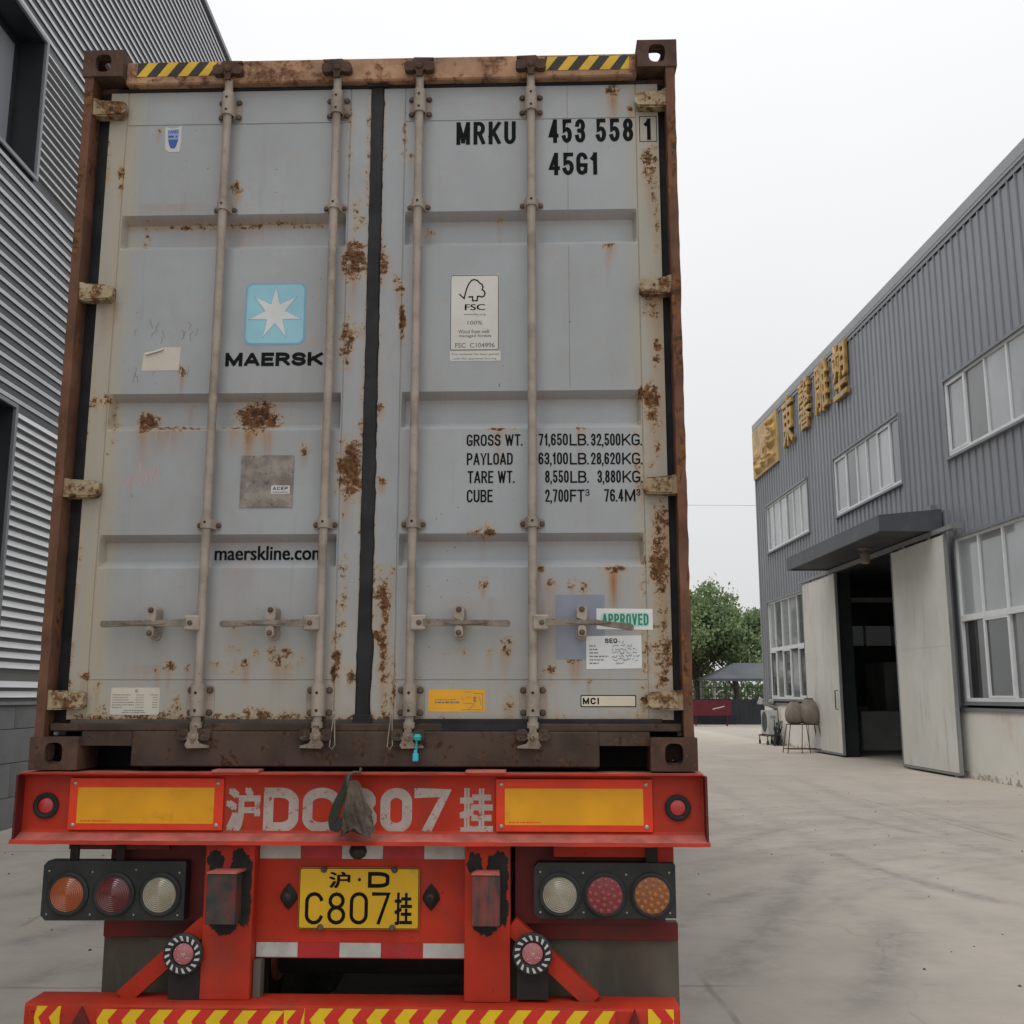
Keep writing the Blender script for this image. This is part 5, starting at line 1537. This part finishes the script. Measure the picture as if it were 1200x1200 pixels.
for (z0, z1) in LEV:
    for (y0, y1) in WINS:
        mb = MB(); d = .43
        mb.box(XL - d, XL + .012, y1 - .012, y1 + .03, z0 - .03, z1 + .03); mb.box(XL - d, XL + .012, y0 - .03, y0 + .012, z0 - .03, z1 + .03)
        mb.box(XL - d, XL + .012, y0 + .0125, y1 - .0125, z1, z1 + .03); mb.box(XL - d, XL + .02, y0 + .0125, y1 - .0125, z0 - .03, z0)
        wn = mb.build('window', 'dark_frame', lb)
        mb = MB()
        for e, f_ in ((XL + .012, XL + .05),):
            mb.box(e, f_, y1 - .006, y1 + .055, z0 - .055, z1 + .055); mb.box(e, f_, y0 - .055, y0 + .006, z0 - .055, z1 + .055); mb.box(e, f_, y0 + .006, y1 - .006, z1 + .005, z1 + .055); mb.box(e + .009, f_, y0 + .006, y1 - .006, z0 - .055, z0 - .005)
        mb.build('window_trim', 'trim_grey', wn)
        n = 4; st = (y1 - y0 - .03) / n
        for i in range(n):
            a, b = y0 + .015 + i * st, y0 + .015 + (i + 1) * st
            mb = MB(); x = XL - d + .06
            mb.box(x, x + .05, a, a + .06, z0, z1); mb.box(x, x + .05, b - .06, b, z0, z1); mb.box(x, x + .05, a + .06, b - .06, z0, z0 + .07); mb.box(x, x + .05, a + .06, b - .06, z1 - .07, z1)
            mb.build('casement', 'dark_frame', wn)
            mb = MB(); mb.box(x + .01, x + .02, a + .06, b - .06, z0 + .07, z1 - .07); mb.build('pane', 'pane_sky', wn)
mb = MB(); mb.box(XL - .2, XL + .06, Y0, Y1, ZT, ZT + .10); mb.build('roof_trim', 'trim_grey', lb)
mb = MB(); mb.box(XL - 14, XL - .45, Y0, Y1, 0, ZT); mb.build('wall_core', 'dark_frame', lb)
mb = MB(); mb.box(XL - .44, XL - .02, Y0, Y1, 0, 1.50); base = mb.build('plinth', 'mortar', lb)
mb = MB(); mb.box(XL - .40, XL + .055, Y0, Y1, 1.5005, 1.543); mb.build('flashing', 'trim_grey', lb)
rows = [(.0, .375), (.375, .79), (.79, 1.205), (1.205, 1.50)]
meshes = {}
for i, (z0, z1) in enumerate(rows):
    y = 4.0 + (.62 if i % 2 else 0)
    while y < 26:
        key = i
        if key not in meshes:
            mb = MB(); mb.box(0, .045, .004, 1.236, .004, z1 - z0 - .004, .004); meshes[key] = mb.mesh('block', 'block_grey')
        o = link('block', meshes[key], base)
        o.location = (-.02 + random.uniform(-.0015, .0015), y - 16, z0)
        y += 1.24

# ================================================================== workshop hall on the right
XR = 9.4
wb = empty('workshop_building', (XR, 20, 0))
tag(wb, 'blue-grey ribbed metal workshop with open sliding door and canopy, right side', 'building')
B0, B1, ZE = 3.0, 37.0, 11.15
UP = [(8.9, 13.65), (16.2, 20.95), (23.5, 28.25), (30.8, 35.65)]
LO = [(9.0, 13.6), (16.4, 21.0), (31.5, 36.0)]
DOOR = (24.2, 28.4)
def corr_v(y0, y1, z0, z1):
    mb = MB(); per, d = .30, .032; pts = [(y0, 0)]
    k_ = math.ceil((y0 + .02) / per)
    while k_ * per + .075 < y1:
        y = k_ * per
        pts += [(y, 0), (y + .005, -.026), (y + .024, -.026), (y + .030, .004), (y + .038, d), (y + .056, d), (y + .070, 0)]
        k_ += 1
    pts.append((y1, 0)); vs = []
    for yy, dd in pts: vs += [(XR - dd, yy, z0), (XR - dd, yy, z1)]
    mb.add(vs, [(2 * i, 2 * i + 2, 2 * i + 3, 2 * i + 1) for i in range(len(pts) - 1)])
    mb.build('cladding_sheet', 'clad_blue', wb)
def rows_v(z0, z1, holes):
    y = B0
    for a, b in holes + [(B1 - .06, None)]:
        n = max(1, round((a - y) / 7))
        for i in range(n): corr_v(y + (a - y) * i / n, y + (a - y) * (i + 1) / n, z0, z1)
        if b is None: break
        y = b
rows_v(8.1, ZE, [])
rows_v(6.5, 8.1, UP)
rows_v(5.05, 6.5, [])
rows_v(4.77, 5.05, [DOOR])
rows_v(1.38, 4.77, LO[:2] + [DOOR] + LO[2:])
mb = MB(); mb.box(XR - .07, XR + .3, B0, B1 + .05, ZE, ZE + .25, .01); mb.box(XR - .062, XR + .02, B0, B1, ZE - .06, ZE - .002); mb.build('parapet_cap', 'parapet', wb)
mb = MB(); mb.box(XR - .0335, XR + .019, B0, B1 - .06, ZE - .16, ZE - .061); mb.build('eave_filler', 'clad_blue', wb)
mb = MB(); mb.box(XR - .045, XR + .02, B1 - .058, B1 + .02, 1.36, ZE - .07); mb.build('corner_trim', 'parapet', wb)
mb = MB()
for a, b in ((B0, DOOR[0]), (DOOR[1], B1)): mb.box(XR - .03, XR + .2, a, b, 0, 1.30)
mb.build('plaster_base', 'plaster', wb)
mb = MB()
for a, b in ((B0, DOOR[0]), (DOOR[1], B1)): mb.box(XR - .06, XR + .02, a, b, 1.302, 1.378)
mb.build('base_flashing', 'trim_grey', wb)
# shell: roof, end walls, back wall, inside lining
mb = MB(); mb.prism([(XR, ZE), (XR + 10, ZE + .9), (XR + 20, ZE), (XR + 20, ZE - .2), (XR, ZE - .2)], B0, B1, 'y'); mb.build('roof', 'parapet', wb)
mb = MB()
mb.box(XR + .25, XR + 20, B1 - .2, B1, 0, 3.35); mb.box(XR + .25, XR + 20, B1 - .2, B1, 4.05, ZE - .21)
mb.box(XR + .25, XR + 1.6, B1 - .2, B1, 3.35, 4.05); mb.box(XR + 6.6, XR + 20, B1 - .2, B1, 3.35, 4.05)
mb.box(XR + .25, XR + 20, B0, B0 + .2, 0, ZE - .21); mb.box(XR + 19.8, XR + 20, B0 + .2, B1 - .2, 0, ZE - .21)
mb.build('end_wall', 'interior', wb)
mb = MB()
for a, b in ((B0 + .2, DOOR[0] - .1), (DOOR[1] + .1, B1 - .2)): mb.box(XR + .201, XR + .24, a, b, 0, ZE - .3)
mb.box(XR + .201, XR + .24, DOOR[0] - .1, DOOR[1] + .1, 5.06, ZE - .3); mb.box(XR + .25, XR + 19.7, B0 + .3, B1 - .3, 5.3, 5.4)
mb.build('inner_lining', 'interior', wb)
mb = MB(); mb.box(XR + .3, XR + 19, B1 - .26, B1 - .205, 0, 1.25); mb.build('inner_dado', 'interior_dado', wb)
mb = MB(); mb.box(XR + 1.6, XR + 6.6, B1 - .12, B1 - .11, 3.35, 4.05); hw = mb.build('hall_window', 'clear_glass', wb)
mb = MB()
for i in range(6): mb.box(XR + 1.6 + i * .98, XR + 1.68 + i * .98, B1 - .15, B1 - .08, 3.35, 4.05)
mb.build('mullion', 'white_alu', hw)
mb = MB(); mb.box(XR + 3.3, XR + 4.6, 34.4, 36.2, 0, 2.7, .03); mb.build('indoor_cabinet', 'interior_dado', wb)
mb = MB(); mb.box(XR + 1.5, XR + 4.8, 31.6, 31.9, 0, 1.15, .02); mb.build('indoor_counter', 'interior_dado', wb)
mb = MB(); mb.box(XR + .26, XR + 8, 33.0, 33.15, 4.55, 4.7); mb.build('indoor_beam', 'interior_dado', wb)
mb = MB()
for y in DOOR: mb.box(XR - .10, XR + .25, y - .12, y + .12, 0, 5.06)
mb.box(XR - .098, XR + .25, DOOR[0] + .121, DOOR[1] - .121, 4.93, 5.06)
mb.build('door_frame', 'dark_frame', wb)

def window(y0, y1, z0, z1, cols, transom, panes, slide=()):
    """aluminium window facing -x; cols = pane edges from the far end (large y) to the near end, as fractions"""
    x = XR
    mb = MB(); t = .05
    mb.box(x - .05, x + .03, y0 - .05, y0, z0 - .05, z1 + .05); mb.box(x - .05, x + .03, y1, y1 + .05, z0 - .05, z1 + .05); mb.box(x - .075, x + .03, y0, y1, z1 + .001, z1 + .06); mb.box(x - .085, x + .03, y0 - .06, y1 + .06, z0 - .07, z0 - .051)
    mb.box(x - .05, x + .03, y0, y1, z0 - .0505, z0 - .001)
    wn = mb.build('window', 'trim_grey', wb)
    mb = MB()
    mb.box(x - .022, x + .05, y0 + .001, y0 + t, z0, z1); mb.box(x - .022, x + .05, y1 - t, y1 - .001, z0, z1); mb.box(x - .020, x + .05, y0 + t, y1 - t, z1 - t, z1 - .001); mb.box(x - .020, x + .05, y0 + t, y1 - t, z0, z0 + t + .02)
    ys = [y1 - t - f * (y1 - y0 - 2 * t) for f in cols]
    bands = [(z0 + t + .02, z1 - t)] if not transom else [(transom + .06, z1 - t), (z0 + t + .02, transom - .06)]
    if transom: mb.box(x - .030, x + .05, y0 + t, y1 - t, transom - .06, transom + .06)
    for bi, (a, b) in enumerate(bands):
        for q in ys[1:-1]:
            w_ = .026 if not (transom and bi == 1) else .034
            mb.box(x - .018 - .004 * bi, x + .05, q - w_, q + w_, a, b)
    mb.build('window_frame', 'white_alu', wn)
    i = 0
    for bi, (a, b) in enumerate(bands):
        for p, q in zip(ys[:-1], ys[1:]):
            dx = random.uniform(-.006, .006); dz = random.uniform(-.004, .004)
            mb = MB(); X = x + .018 + (.014 if (i % 2 and bi) else 0)
            mb.add([(X + dx, p, a), (X - dx, q, a), (X - dx + dz, q, b), (X + dx + dz, p, b)], [(0, 1, 2, 3)])
            mb.add([(X + .006 + dx, p, a), (X + .006 - dx, q, a), (X + .006 - dx + dz, q, b), (X + .006 + dx + dz, p, b)], [(0, 1, 2, 3)])
            mb.build('pane', panes[i % len(panes)], wn)
            if i in slide:     # sliding sash frame
                mb = MB(); e = .045
                mb.box(x - .026, x + .012, q, q + e, a, b); mb.box(x - .026, x + .012, p - e, p, a, b); mb.box(x - .026, x + .012, q + e, p - e, a, a + e); mb.box(x - .026, x + .012, q + e, p - e, b - e, b)
                mb.build('sash', 'white_alu', wn)
            i += 1
    return wn
C5 = [0, .2, .4, .6, .8, 1]
C6 = [0, .155, .33, .5, .67, .835, 1]
window(30.8, 35.65, 6.5, 8.1, C6, None, ['pane_curtain', 'pane_curtain', 'pane_curtain', 'pane_grey', 'pane_curtain'])
window(23.5, 28.25, 6.5, 8.1, [0, .20, .37, .53, .70, .88, 1], None, ['pane_curtain', 'pane_grey', 'pane_curtain', 'pane_curtain', 'pane_curtain', 'pane_grey'], (0, 4))
window(16.2, 20.95, 6.5, 8.1, [0, .18, .37, .56, .78, 1], None, ['pane_curtain', 'pane_grey', 'pane_curtain', 'pane_curtain'], (0,))
window(8.9, 13.65, 6.5, 8.1, C5, None, ['pane_curtain'])
window(31.5, 36.0, 1.5, 4.77, [0, .17, .36, .56, .77, 1], 3.15, ['pane_curtain', 'pane_grey', 'pane_curtain', 'pane_curtain', 'pane_grey', 'pane_dark', 'pane_grey', 'pane_dark', 'pane_grey', 'pane_dark'], (5, 7, 9))
window(16.4, 21.0, 1.5, 4.77, [0, .21, .43, .64, .82, 1], 3.15, ['pane_curtain', 'pane_curtain', 'pane_curtain', 'pane_curtain', 'pane_curtain', 'pane_dark', 'pane_dark', 'pane_grey', 'pane_dark', 'pane_grey'], (6, 8))
window(9.0, 13.6, 1.5, 4.77, C5, 3.15, ['pane_curtain'])

# sliding door leaves on their rail
for y0, y1, seams in ((28.12, 31.12, [(29.3, 2.55)]), (21.05, 23.92, [(22.0, 3.1), (22.75, 2.6)])):
    mb = MB(); xs_ = XR - .24
    ym = [y0 + (y1 - y0) * f for f in (0, .34, .68, 1)]
    for a, b in zip(ym[:-1], ym[1:]):
        for p, q in ((.10, 2.62), (2.624, 4.88)):
            mb.box(xs_, xs_ + .05, a + .003, b - .003, p, q)
    mb.box(xs_ + .012, xs_ + .045, y0 + .01, y1 - .01, .11, 4.87)
    lf = mb.build('sliding_door', 'door_leaf', wb)
    mb = MB(); mb.box(xs_ - .008, xs_ + .058, y0 - .05, y0 + .0, .06, 4.90); mb.box(xs_ - .008, xs_ + .058, y1, y1 + .05, .06, 4.90); mb.box(xs_ - .006, xs_ + .056, y0, y1, .045, .095)
    mb.build('leaf_frame', 'leaf_edge', lf)
    if y0 > 25:
        mb = MB(); mb.tube([(xs_ - .004, y0 + .20, 1.25), (xs_ - .07, y0 + .20, 1.25), (xs_ - .07, y0 + .20, 1.75), (xs_ - .004, y0 + .20, 1.75)], .016, 8); mb.build('pull_handle', 'dark_frame', lf)
    mb = MB()
    for f in (.25, .75): mb.box(XR - .235, XR - .20, y0 + (y1 - y0) * f - .05, y0 + (y1 - y0) * f + .05, 4.88, 5.0)
    mb.build('hanger', 'leaf_edge', lf)
    if y0 < 25:
        mb = MB(); mb.box(xs_ + .0, xs_ + .05, y0 + .15, y0 + .22, 0.0, .044); mb.build('guide_foot', 'leaf_edge', lf)
mb = MB(); mb.box(XR - .27, XR - .17, 20.55, 31.3, 4.94, 5.03); mb.box(XR - .17, XR - .0325, 20.9, 21.0, 4.96, 5.02); mb.box(XR - .17, XR - .0325, 30.0, 30.1, 4.96, 5.02); mb.box(XR - .29, XR - .0325, 20.50, 20.55, 4.93, 5.06)
mb.build('door_rail', 'leaf_edge', wb)

# canopy over the door
mb = MB(); xf = 8.02
mb.box(xf, xf + .05, 21.50, 28.62, 5.03, 5.35); mb.prism([(xf + .05, 5.03), (XR - .04, 5.03), (XR - .04, 5.459), (xf + .05, 5.355)], 21.50, 21.55, 'y')
mb.add([(xf, 21.50, 5.352), (xf, 28.62, 5.352), (XR - .04, 28.62, 5.46), (XR - .04, 21.50, 5.46), (xf, 21.50, 5.372), (xf, 28.62, 5.372), (XR - .04, 28.62, 5.50), (XR - .04, 21.50, 5.50)], [(0, 1, 2, 3), (4, 7, 6, 5), (0, 4, 5, 1), (1, 5, 6, 2), (2, 6, 7, 3), (3, 7, 4, 0)])
mb.prism([(xf + .05, 5.03), (XR - .04, 5.03), (XR - .04, 5.459), (xf + .05, 5.355)], 28.57, 28.62, 'y')
cn = mb.build('canopy', 'canopy_grey', wb)
mb = MB(); mb.box(xf + .0505, XR - .041, 21.551, 28.569, 5.06, 5.08); mb.build('soffit', 'canopy_soffit', cn)
mb = MB(); mb.lathe([(.16, 0), (.16, -.02), (.07, -.03), (.07, -.10), (.10, -.11), (.12, -.30), (.09, -.36), (.02, -.37)], (8.72, 24.4, 5.06), 'z', 18); mb.build('canopy_lamp', 'clay', cn, 40)
mb = MB(); mb.box(XR - .09, XR - .034, 21.9, 22.3, 5.51, 5.66); mb.build('canopy_bracket', 'trim_grey', cn)

# gilded characters
def gilded(ch, yc, z0, z1, w, label):
    c = bpy.data.curves.new('g', 'FONT'); c.body = ch; c.extrude = .02; c.bevel_depth = .012; c.bevel_resolution = 2; c.resolution_u = 3; c.offset = .0
    o = bpy.data.objects.new('g', c); COL.objects.link(o)
    me = bpy.data.meshes.new_from_object(o.evaluated_get(bpy.context.evaluated_depsgraph_get()))
    bpy.data.objects.remove(o)
    P = np.array([v.co[:] for v in me.vertices]); lo, hi = P.min(0), P.max(0); P = (P - lo) / (hi - lo)
    V = [(-P_[2] * .11, -(P_[0] - .5) * w, P_[1] * (z1 - z0)) for P_ in P]
    me2 = bpy.data.meshes.new('gilded_character')
    me2.from_pydata(V, [], [tuple(p.vertices) for p in me.polygons]); me2.materials.append(MATS['gold'])
    me2.polygons.foreach_set('use_smooth', [True] * len(me2.polygons)); me2.set_sharp_from_angle(angle=R(50))
    o = link('gilded_character', me2); o.location = (XR - .036, yc, z0)
    tag(o, label, 'sign', 'gilded characters under the eave')
gilded('東', 32.25, 9.48, 11.13, 1.15, 'gilded character nearest the square gold plaque')
gilded('馨', 30.42, 9.55, 11.13, 1.15, 'second gilded character from the square gold plaque')
gilded('雕', 28.72, 9.62, 11.13, 1.15, 'third gilded character from the square gold plaque')
gilded('塑', 27.10, 9.58, 11.13, 1.10, 'gilded character farthest from the plaque, highest in the picture')
# gold relief plaque
plq = empty('gold_plaque', (XR - .03, 35.3, 9.32)); tag(plq, 'square gold relief plaque at the far corner under the eave', 'plaque')
mb = MB(); mb.box(XR - .10, XR - .034, 33.65, 36.95, 9.32, 11.08); mb.build('backing', 'gold_flat', plq)
mb = MB(); n, m = 70, 44; vs = []
for i in range(n + 1):
    for j in range(m + 1):
        u, w = i / n, j / m
        y, z = 33.72 + 3.16 * (1 - u), 9.38 + 1.64 * w
        h = mnoise.fractal((u * 5.5, w * 5.0, 2.0), 1.0, 2.2, 4)
        mask = max(math.exp(-((u - .80) / .17) ** 2) * (.5 + .5 * math.sin(w * 3.1)), .9 * math.exp(-((u - .2) / .2) ** 2 - ((w - .22) / .22) ** 2), .8 * math.exp(-((u - .5) / .12) ** 2 - ((w - .3) / .3) ** 2))
        e = min(u, 1 - u, w, 1 - w) * 14
        vs.append((XR - .1015 - max(0, (.08 + .28 * h)) * mask * min(1, e), y, z))
mb.add(vs, [(i * (m + 1) + j, (i + 1) * (m + 1) + j, (i + 1) * (m + 1) + j + 1, i * (m + 1) + j + 1) for i in range(n) for j in range(m)])
mb.build('relief', 'gold', plq, 60)

# ================================================================== things by the workshop wall
ac = empty('air_conditioner', (9.19, 35.65, 0)); tag(ac, 'white outdoor air conditioner unit on a low trolley at the far building corner', 'air conditioner')
mb = MB(); mb.box(9.0, 9.34, 35.2, 36.1, .33, 1.12, .015); body = mb.build('casing', 'ac_white', ac)
mb = MB(); mb.lathe([(.33, 0), (.33, -.012), (.30, -.016), (.05, -.006)], (8.999, 35.65, .74), 'x', 28); mb.build('fan_grille', 'ac_grille', ac)
mb = MB(); mb.box(9.10, 9.26, 35.195, 35.1995, .86, .95); mb.build('rating_label', 'ink_pale', body)
mb = MB()
for x in (8.93, 9.33):
    mb.box(x - .02, x + .02, 35.0, 36.2, .27, .31)
for y in (35.05, 36.1): mb.box(8.95, 9.31, y - .02, y + .02, .28, .325)
mb.build('trolley_frame', 'rust_bar', ac)
for x in (8.93, 9.33):
    for y in (35.05, 36.1):
        mb = MB(); mb.tube([(x - .02, y, .07), (x + .02, y, .07)], .07, 14); mb.box(x - .012, x + .012, y - .02, y + .02, .10, .268); mb.build('castor', 'rubber', ac)
jk = empty('scrap_board', (9.16, 35.5, 1.13)); tag(jk, 'broken grey tray lying on the white air conditioner', 'tray')
mb = MB(); box_at(mb, (9.1, 35.55, 1.30), (1, .1, -.35), (.35, 0, 1), .27, .3, .025); box_at(mb, (8.87, 35.55, 1.42), (.3, 0, 1), (1, 0, -.3), .10, .3, .02); mb.build('tray', 'junk', jk)
mb = MB(); mb.lathe([(.03, 0), (.10, .04), (.12, .12), (.07, .20), (.02, .22)], (9.25, 35.6, 1.28), 'z', 12); mb.build('lump', 'junk', jk, 50)
sc_ = empty('scrap_bundle', (9.2, 34.55, 0)); tag(sc_, 'tangle of dark scrap rods beside the white air conditioner', 'scrap')
mb = MB(); rn = random.Random(2)
for i in range(26):
    a = (9.06 + rn.uniform(-.1, .25), 34.55 + rn.uniform(-.3, .35), 0.01); b_ = (9.16 + rn.uniform(-.12, .16), 34.65 + rn.uniform(-.3, .3), rn.uniform(.3, .85))
    mb.tube([a, tuple((Vector(a) + Vector(b_)) / 2 + Vector((rn.uniform(-.06, .06), rn.uniform(-.06, .06), 0))), b_], rn.uniform(.008, .02), 6)
mb.build('rods', 'fence_iron', sc_)

# two clay urns on an iron stand
st = empty('iron_stand', (8.72, 30.25, 0)); tag(st, 'thin rusty iron stand carrying two clay urns by the white door', 'stand')
mb = MB()
for sx, sy in ((-1, -1), (1, -1), (1, 1), (-1, 1)):
    mb = MB(); mb.tube([(8.72 + sx * .52, 30.25 + sy * .26, 0), (8.72 + sx * .40, 30.25 + sy * .20, .80)], .014, 8); mb.build('leg', 'rust_bar', st)
for sx in (-.1, .1):
    mb = MB(); mb.tube([(8.72 + sx * 1.2, 29.98, 0), (8.72 + sx * .6, 30.05, .80)], .013, 8); mb.build('leg', 'rust_bar', st)
mb = MB()
for z, k_ in ((.12, .985), (.80, .80)):
    q = [(8.72 + sx * .51 * k_, 30.25 + sy * .25 * k_, z) for sx, sy in ((-1, -1), (1, -1), (1, 1), (-1, 1))]
    for a, b_ in zip(q, q[1:] + q[:1]): mb.tube([a, b_], .012, 6)
mb.build('ring_bar', 'rust_bar', st)
mb = MB(); mb.box(8.34, 9.10, 30.06, 30.44, .801, .815); mb.build('shelf', 'rust_bar', st)
for x, y, k_, lab in ((8.52, 30.3, .94, 'left clay urn on the iron stand, partly behind the other'), (8.92, 30.2, 1.04, 'right clay urn on the iron stand, the nearer one')):
    mb = MB(); n = 28; prof = [(.12, 0), (.20, .015), (.262, .10), (.288, .21), (.280, .33), (.240, .46), (.185, .57), (.135, .64), (.11, .67), (.125, .70), (.09, .70)]
    vs = []
    for r, h in prof:
        for j in range(n):
            a = 6.283 * j / n; q = 1 + .05 * mnoise.noise((math.cos(a) * 1.3 + x, math.sin(a) * 1.3, h * 3))
            vs.append((r * q * k_ * math.cos(a), r * q * k_ * math.sin(a), h * k_))
    mb.add(vs, [(i * n + j, i * n + (j + 1) % n, (i + 1) * n + (j + 1) % n, (i + 1) * n + j) for i in range(len(prof) - 1) for j in range(n)] + [tuple(range(n))])
    o = mb.build('clay_urn', 'clay', None, 60); o.location = (x, y, .816); tag(o, lab, 'urn', 'clay urns on the iron stand')

# ================================================================== end of the yard
YF = 57.0
fen = empty('boundary_fence', (11, YF, 0)); tag(fen, 'black sheet fence with spiked iron railing at the end of the yard', 'fence')
x = -7.0
mb = MB(); mb.box(0, 2.34, 0, .04, .06, 1.42)
for i in range(9): mb.box(.15 + i * .25, .19 + i * .25, -.012, 0, .08, 1.40)
pm = mb.mesh('fence_panel', 'fence_panel')
mb = MB()
for i in range(16):
    q = .08 + i * .148
    mb.box(q - .011, q + .011, .008, .032, 1.42, 2.18); mb.add([(q - .022, .02, 2.18), (q, .0, 2.18), (q + .022, .02, 2.18), (q, .04, 2.18), (q, .02, 2.34)], [(0, 1, 4), (1, 2, 4), (2, 3, 4), (3, 0, 4), (0, 3, 2, 1)])
mb.box(0, 2.34, .004, .036, 1.56, 1.60); mb.box(0, 2.34, .004, .036, 2.02, 2.06)
rm = mb.mesh('railing', 'fence_iron')
mb = MB(); mb.box(-.04, .04, -.02, .06, 0, 2.30)
qm = mb.mesh('post', 'fence_iron')
while x < 22:
    for nm, m_, dx in (('fence_panel', pm, .04), ('railing', rm, .04), ('post', qm, 0)):
        o = link(nm, m_, fen); o.location = (x + dx - 11, 0, 0)
    x += 2.42
bn = empty('red_banner', (11.6, YF - .5, 0)); tag(bn, 'dark red banner board on a pole in front of the black fence', 'banner')
mb = MB(); mb.box(10.4, 12.5, YF - .53, YF - .49, .55, 1.36); mb.build('board', 'banner_red', bn)
mb = MB(); mb.add([(11.5, YF - .532, .86), (12.15, YF - .532, 1.02), (12.15, YF - .532, 1.07), (11.5, YF - .532, .92)], [(0, 1, 2, 3)]); mb.build('print', 'sticker_grey', bn)
for px in (10.6, 12.28):
    mb = MB(); mb.tube([(px, YF - .46, 0), (px, YF - .46, 1.5)], .035, 8); mb.build('pole', 'red_dark', bn)
# slate-roofed shelter behind the fence
sh = empty('shelter', (14.6, 63, 0)); tag(sh, 'low open shelter with grey hipped roof behind the fence', 'shelter')
mb = MB(); z0, z1 = 2.55, 3.55
E_ = [(12.2, 60.8, z0), (21, 60.8, z0), (21, 65.5, z0), (12.2, 65.5, z0), (14.2, 63.1, z1), (19, 63.1, z1)]
mb.add(E_, [(0, 1, 5, 4), (1, 2, 5), (2, 3, 4, 5), (3, 0, 4), (0, 3, 2, 1)]); mb.build('roof', 'roof_slate', sh)
mb = MB(); mb.box(12.18, 21.02, 60.74, 60.80, z0 - .12, z0 + .03); mb.build('eaves_board', 'roof_slate', sh)
for px, py in ((12.6, 61.2), (16.4, 61.2), (20.6, 61.2), (12.6, 65), (20.6, 65)):
    mb = MB(); mb.box(px - .08, px + .08, py - .08, py + .08, 0, z0); mb.build('post', 'junk', sh)

def leaves(n, centres, spread, size, rn):
    c_ = centres[rn.integers(0, len(centres), n)]
    p = c_ + rn.normal(0, 1, (n, 3)) * spread
    a = rn.normal(0, 1, (n, 3)); a /= np.linalg.norm(a, axis=1, keepdims=True)
    b = rn.normal(0, 1, (n, 3)); b -= a * (a * b).sum(1, keepdims=True); b /= np.linalg.norm(b, axis=1, keepdims=True)
    s = (size * rn.uniform(.6, 1.35, n))[:, None]
    V = np.stack([p + a * s, p + b * s * .55, p - a * s, p - b * s * .55], 1).reshape(-1, 3)
    F = np.arange(4 * n).reshape(n, 4)
    return V, F
def tree(x, y, h, r, seed, label, mat='leaf_a', n=9000, size=.17):
    t = empty('broadleaf_tree', (x, y, 0)); tag(t, label, 'tree', 'trees behind the fence')
    rn = np.random.default_rng(seed); rr = random.Random(seed)
    mb = MB(); top = Vector((x + rr.uniform(-.3, .3), y, h * .55))
    mb.tube([(x, y, 0), (x + .05, y, h * .2), tuple(top)], [.22, .17, .08], 10)
    cents = []
    for i in range(26):
        a = 6.283 * i / 26 * 2.7 + rr.uniform(-.3, .3); e = rr.uniform(-.35, 1.3)
        q = rr.uniform(.55, .95)
        c_ = Vector((x + r * q * math.cos(a) * math.cos(e), y + r * q * math.sin(a) * math.cos(e), h * .60 + h * .36 * q * math.sin(e)))
        s = Vector((x, y, h * rr.uniform(.18, .5)))
        mid = (s + c_) / 2 + Vector((0, 0, .3))
        if i % 2 == 0: mb.tube([tuple(s), tuple(mid), tuple(c_)], [.07, .045, .015], 6)
        for _ in range(4):
            cents.append(c_ + Vector((rr.gauss(0, 1), rr.gauss(0, 1), rr.gauss(0, .8))) * r * .15)
    for _ in range(16): cents.append(Vector((x + rr.gauss(0, .4) * r, y + rr.gauss(0, .4) * r, h * .6 + rr.gauss(0, .14) * h)))
    mb.build('trunk', 'bark', t, 50)
    cents = np.array([c[:] for c in cents])
    V, F = leaves(n, cents, np.array([.30, .30, .24]) * r * .33, size, rn)
    me = bpy.data.meshes.new('crown'); me.from_pydata((V - np.array([x, y, 0])).tolist(), [], F.tolist()); me.materials.append(MATS[mat])
    link('crown', me, t)
tree(12.5, 66, 8.55, 3.7, 1, 'big round green tree just right of the container', n=24000, size=.135)
tree(15.6, 69, 7.6, 3.0, 5, 'smaller green tree behind the grey shelter roof, against the workshop corner', n=15000, size=.135)
tree(6.5, 68, 8.6, 3.6, 8, 'green tree behind the container, right of its middle', 'leaf_b', 8000)
tree(-1.0, 69, 9.2, 3.8, 12, 'green tree behind the container, left of its middle', 'leaf_b', 8000)
rn = np.random.default_rng(4)
cs = np.stack([rn.uniform(-14, 34, 150), rn.uniform(74, 78, 150), rn.uniform(.3, 2.4, 150)], 1)
V, F = leaves(16000, cs, np.array([.8, .6, .5]), .18, rn); V[:, 2] = np.abs(V[:, 2])
me = bpy.data.meshes.new('undergrowth'); me.from_pydata(V.tolist(), [], F.tolist()); me.materials.append(MATS['leaf_b'])
tag(link('undergrowth', me), 'green undergrowth beyond the fence', None, None, 'stuff')
# overhead cable
mb = MB(); pts = [(-20 + i * 4, 80, 17.2 - .9 * (1 - ((i - 10) / 10) ** 2)) for i in range(21)]
mb.tube(pts, .010, 6)
tag(mb.build('overhead_cable', 'cable'), 'thin overhead cable crossing the sky behind the yard', 'cable')
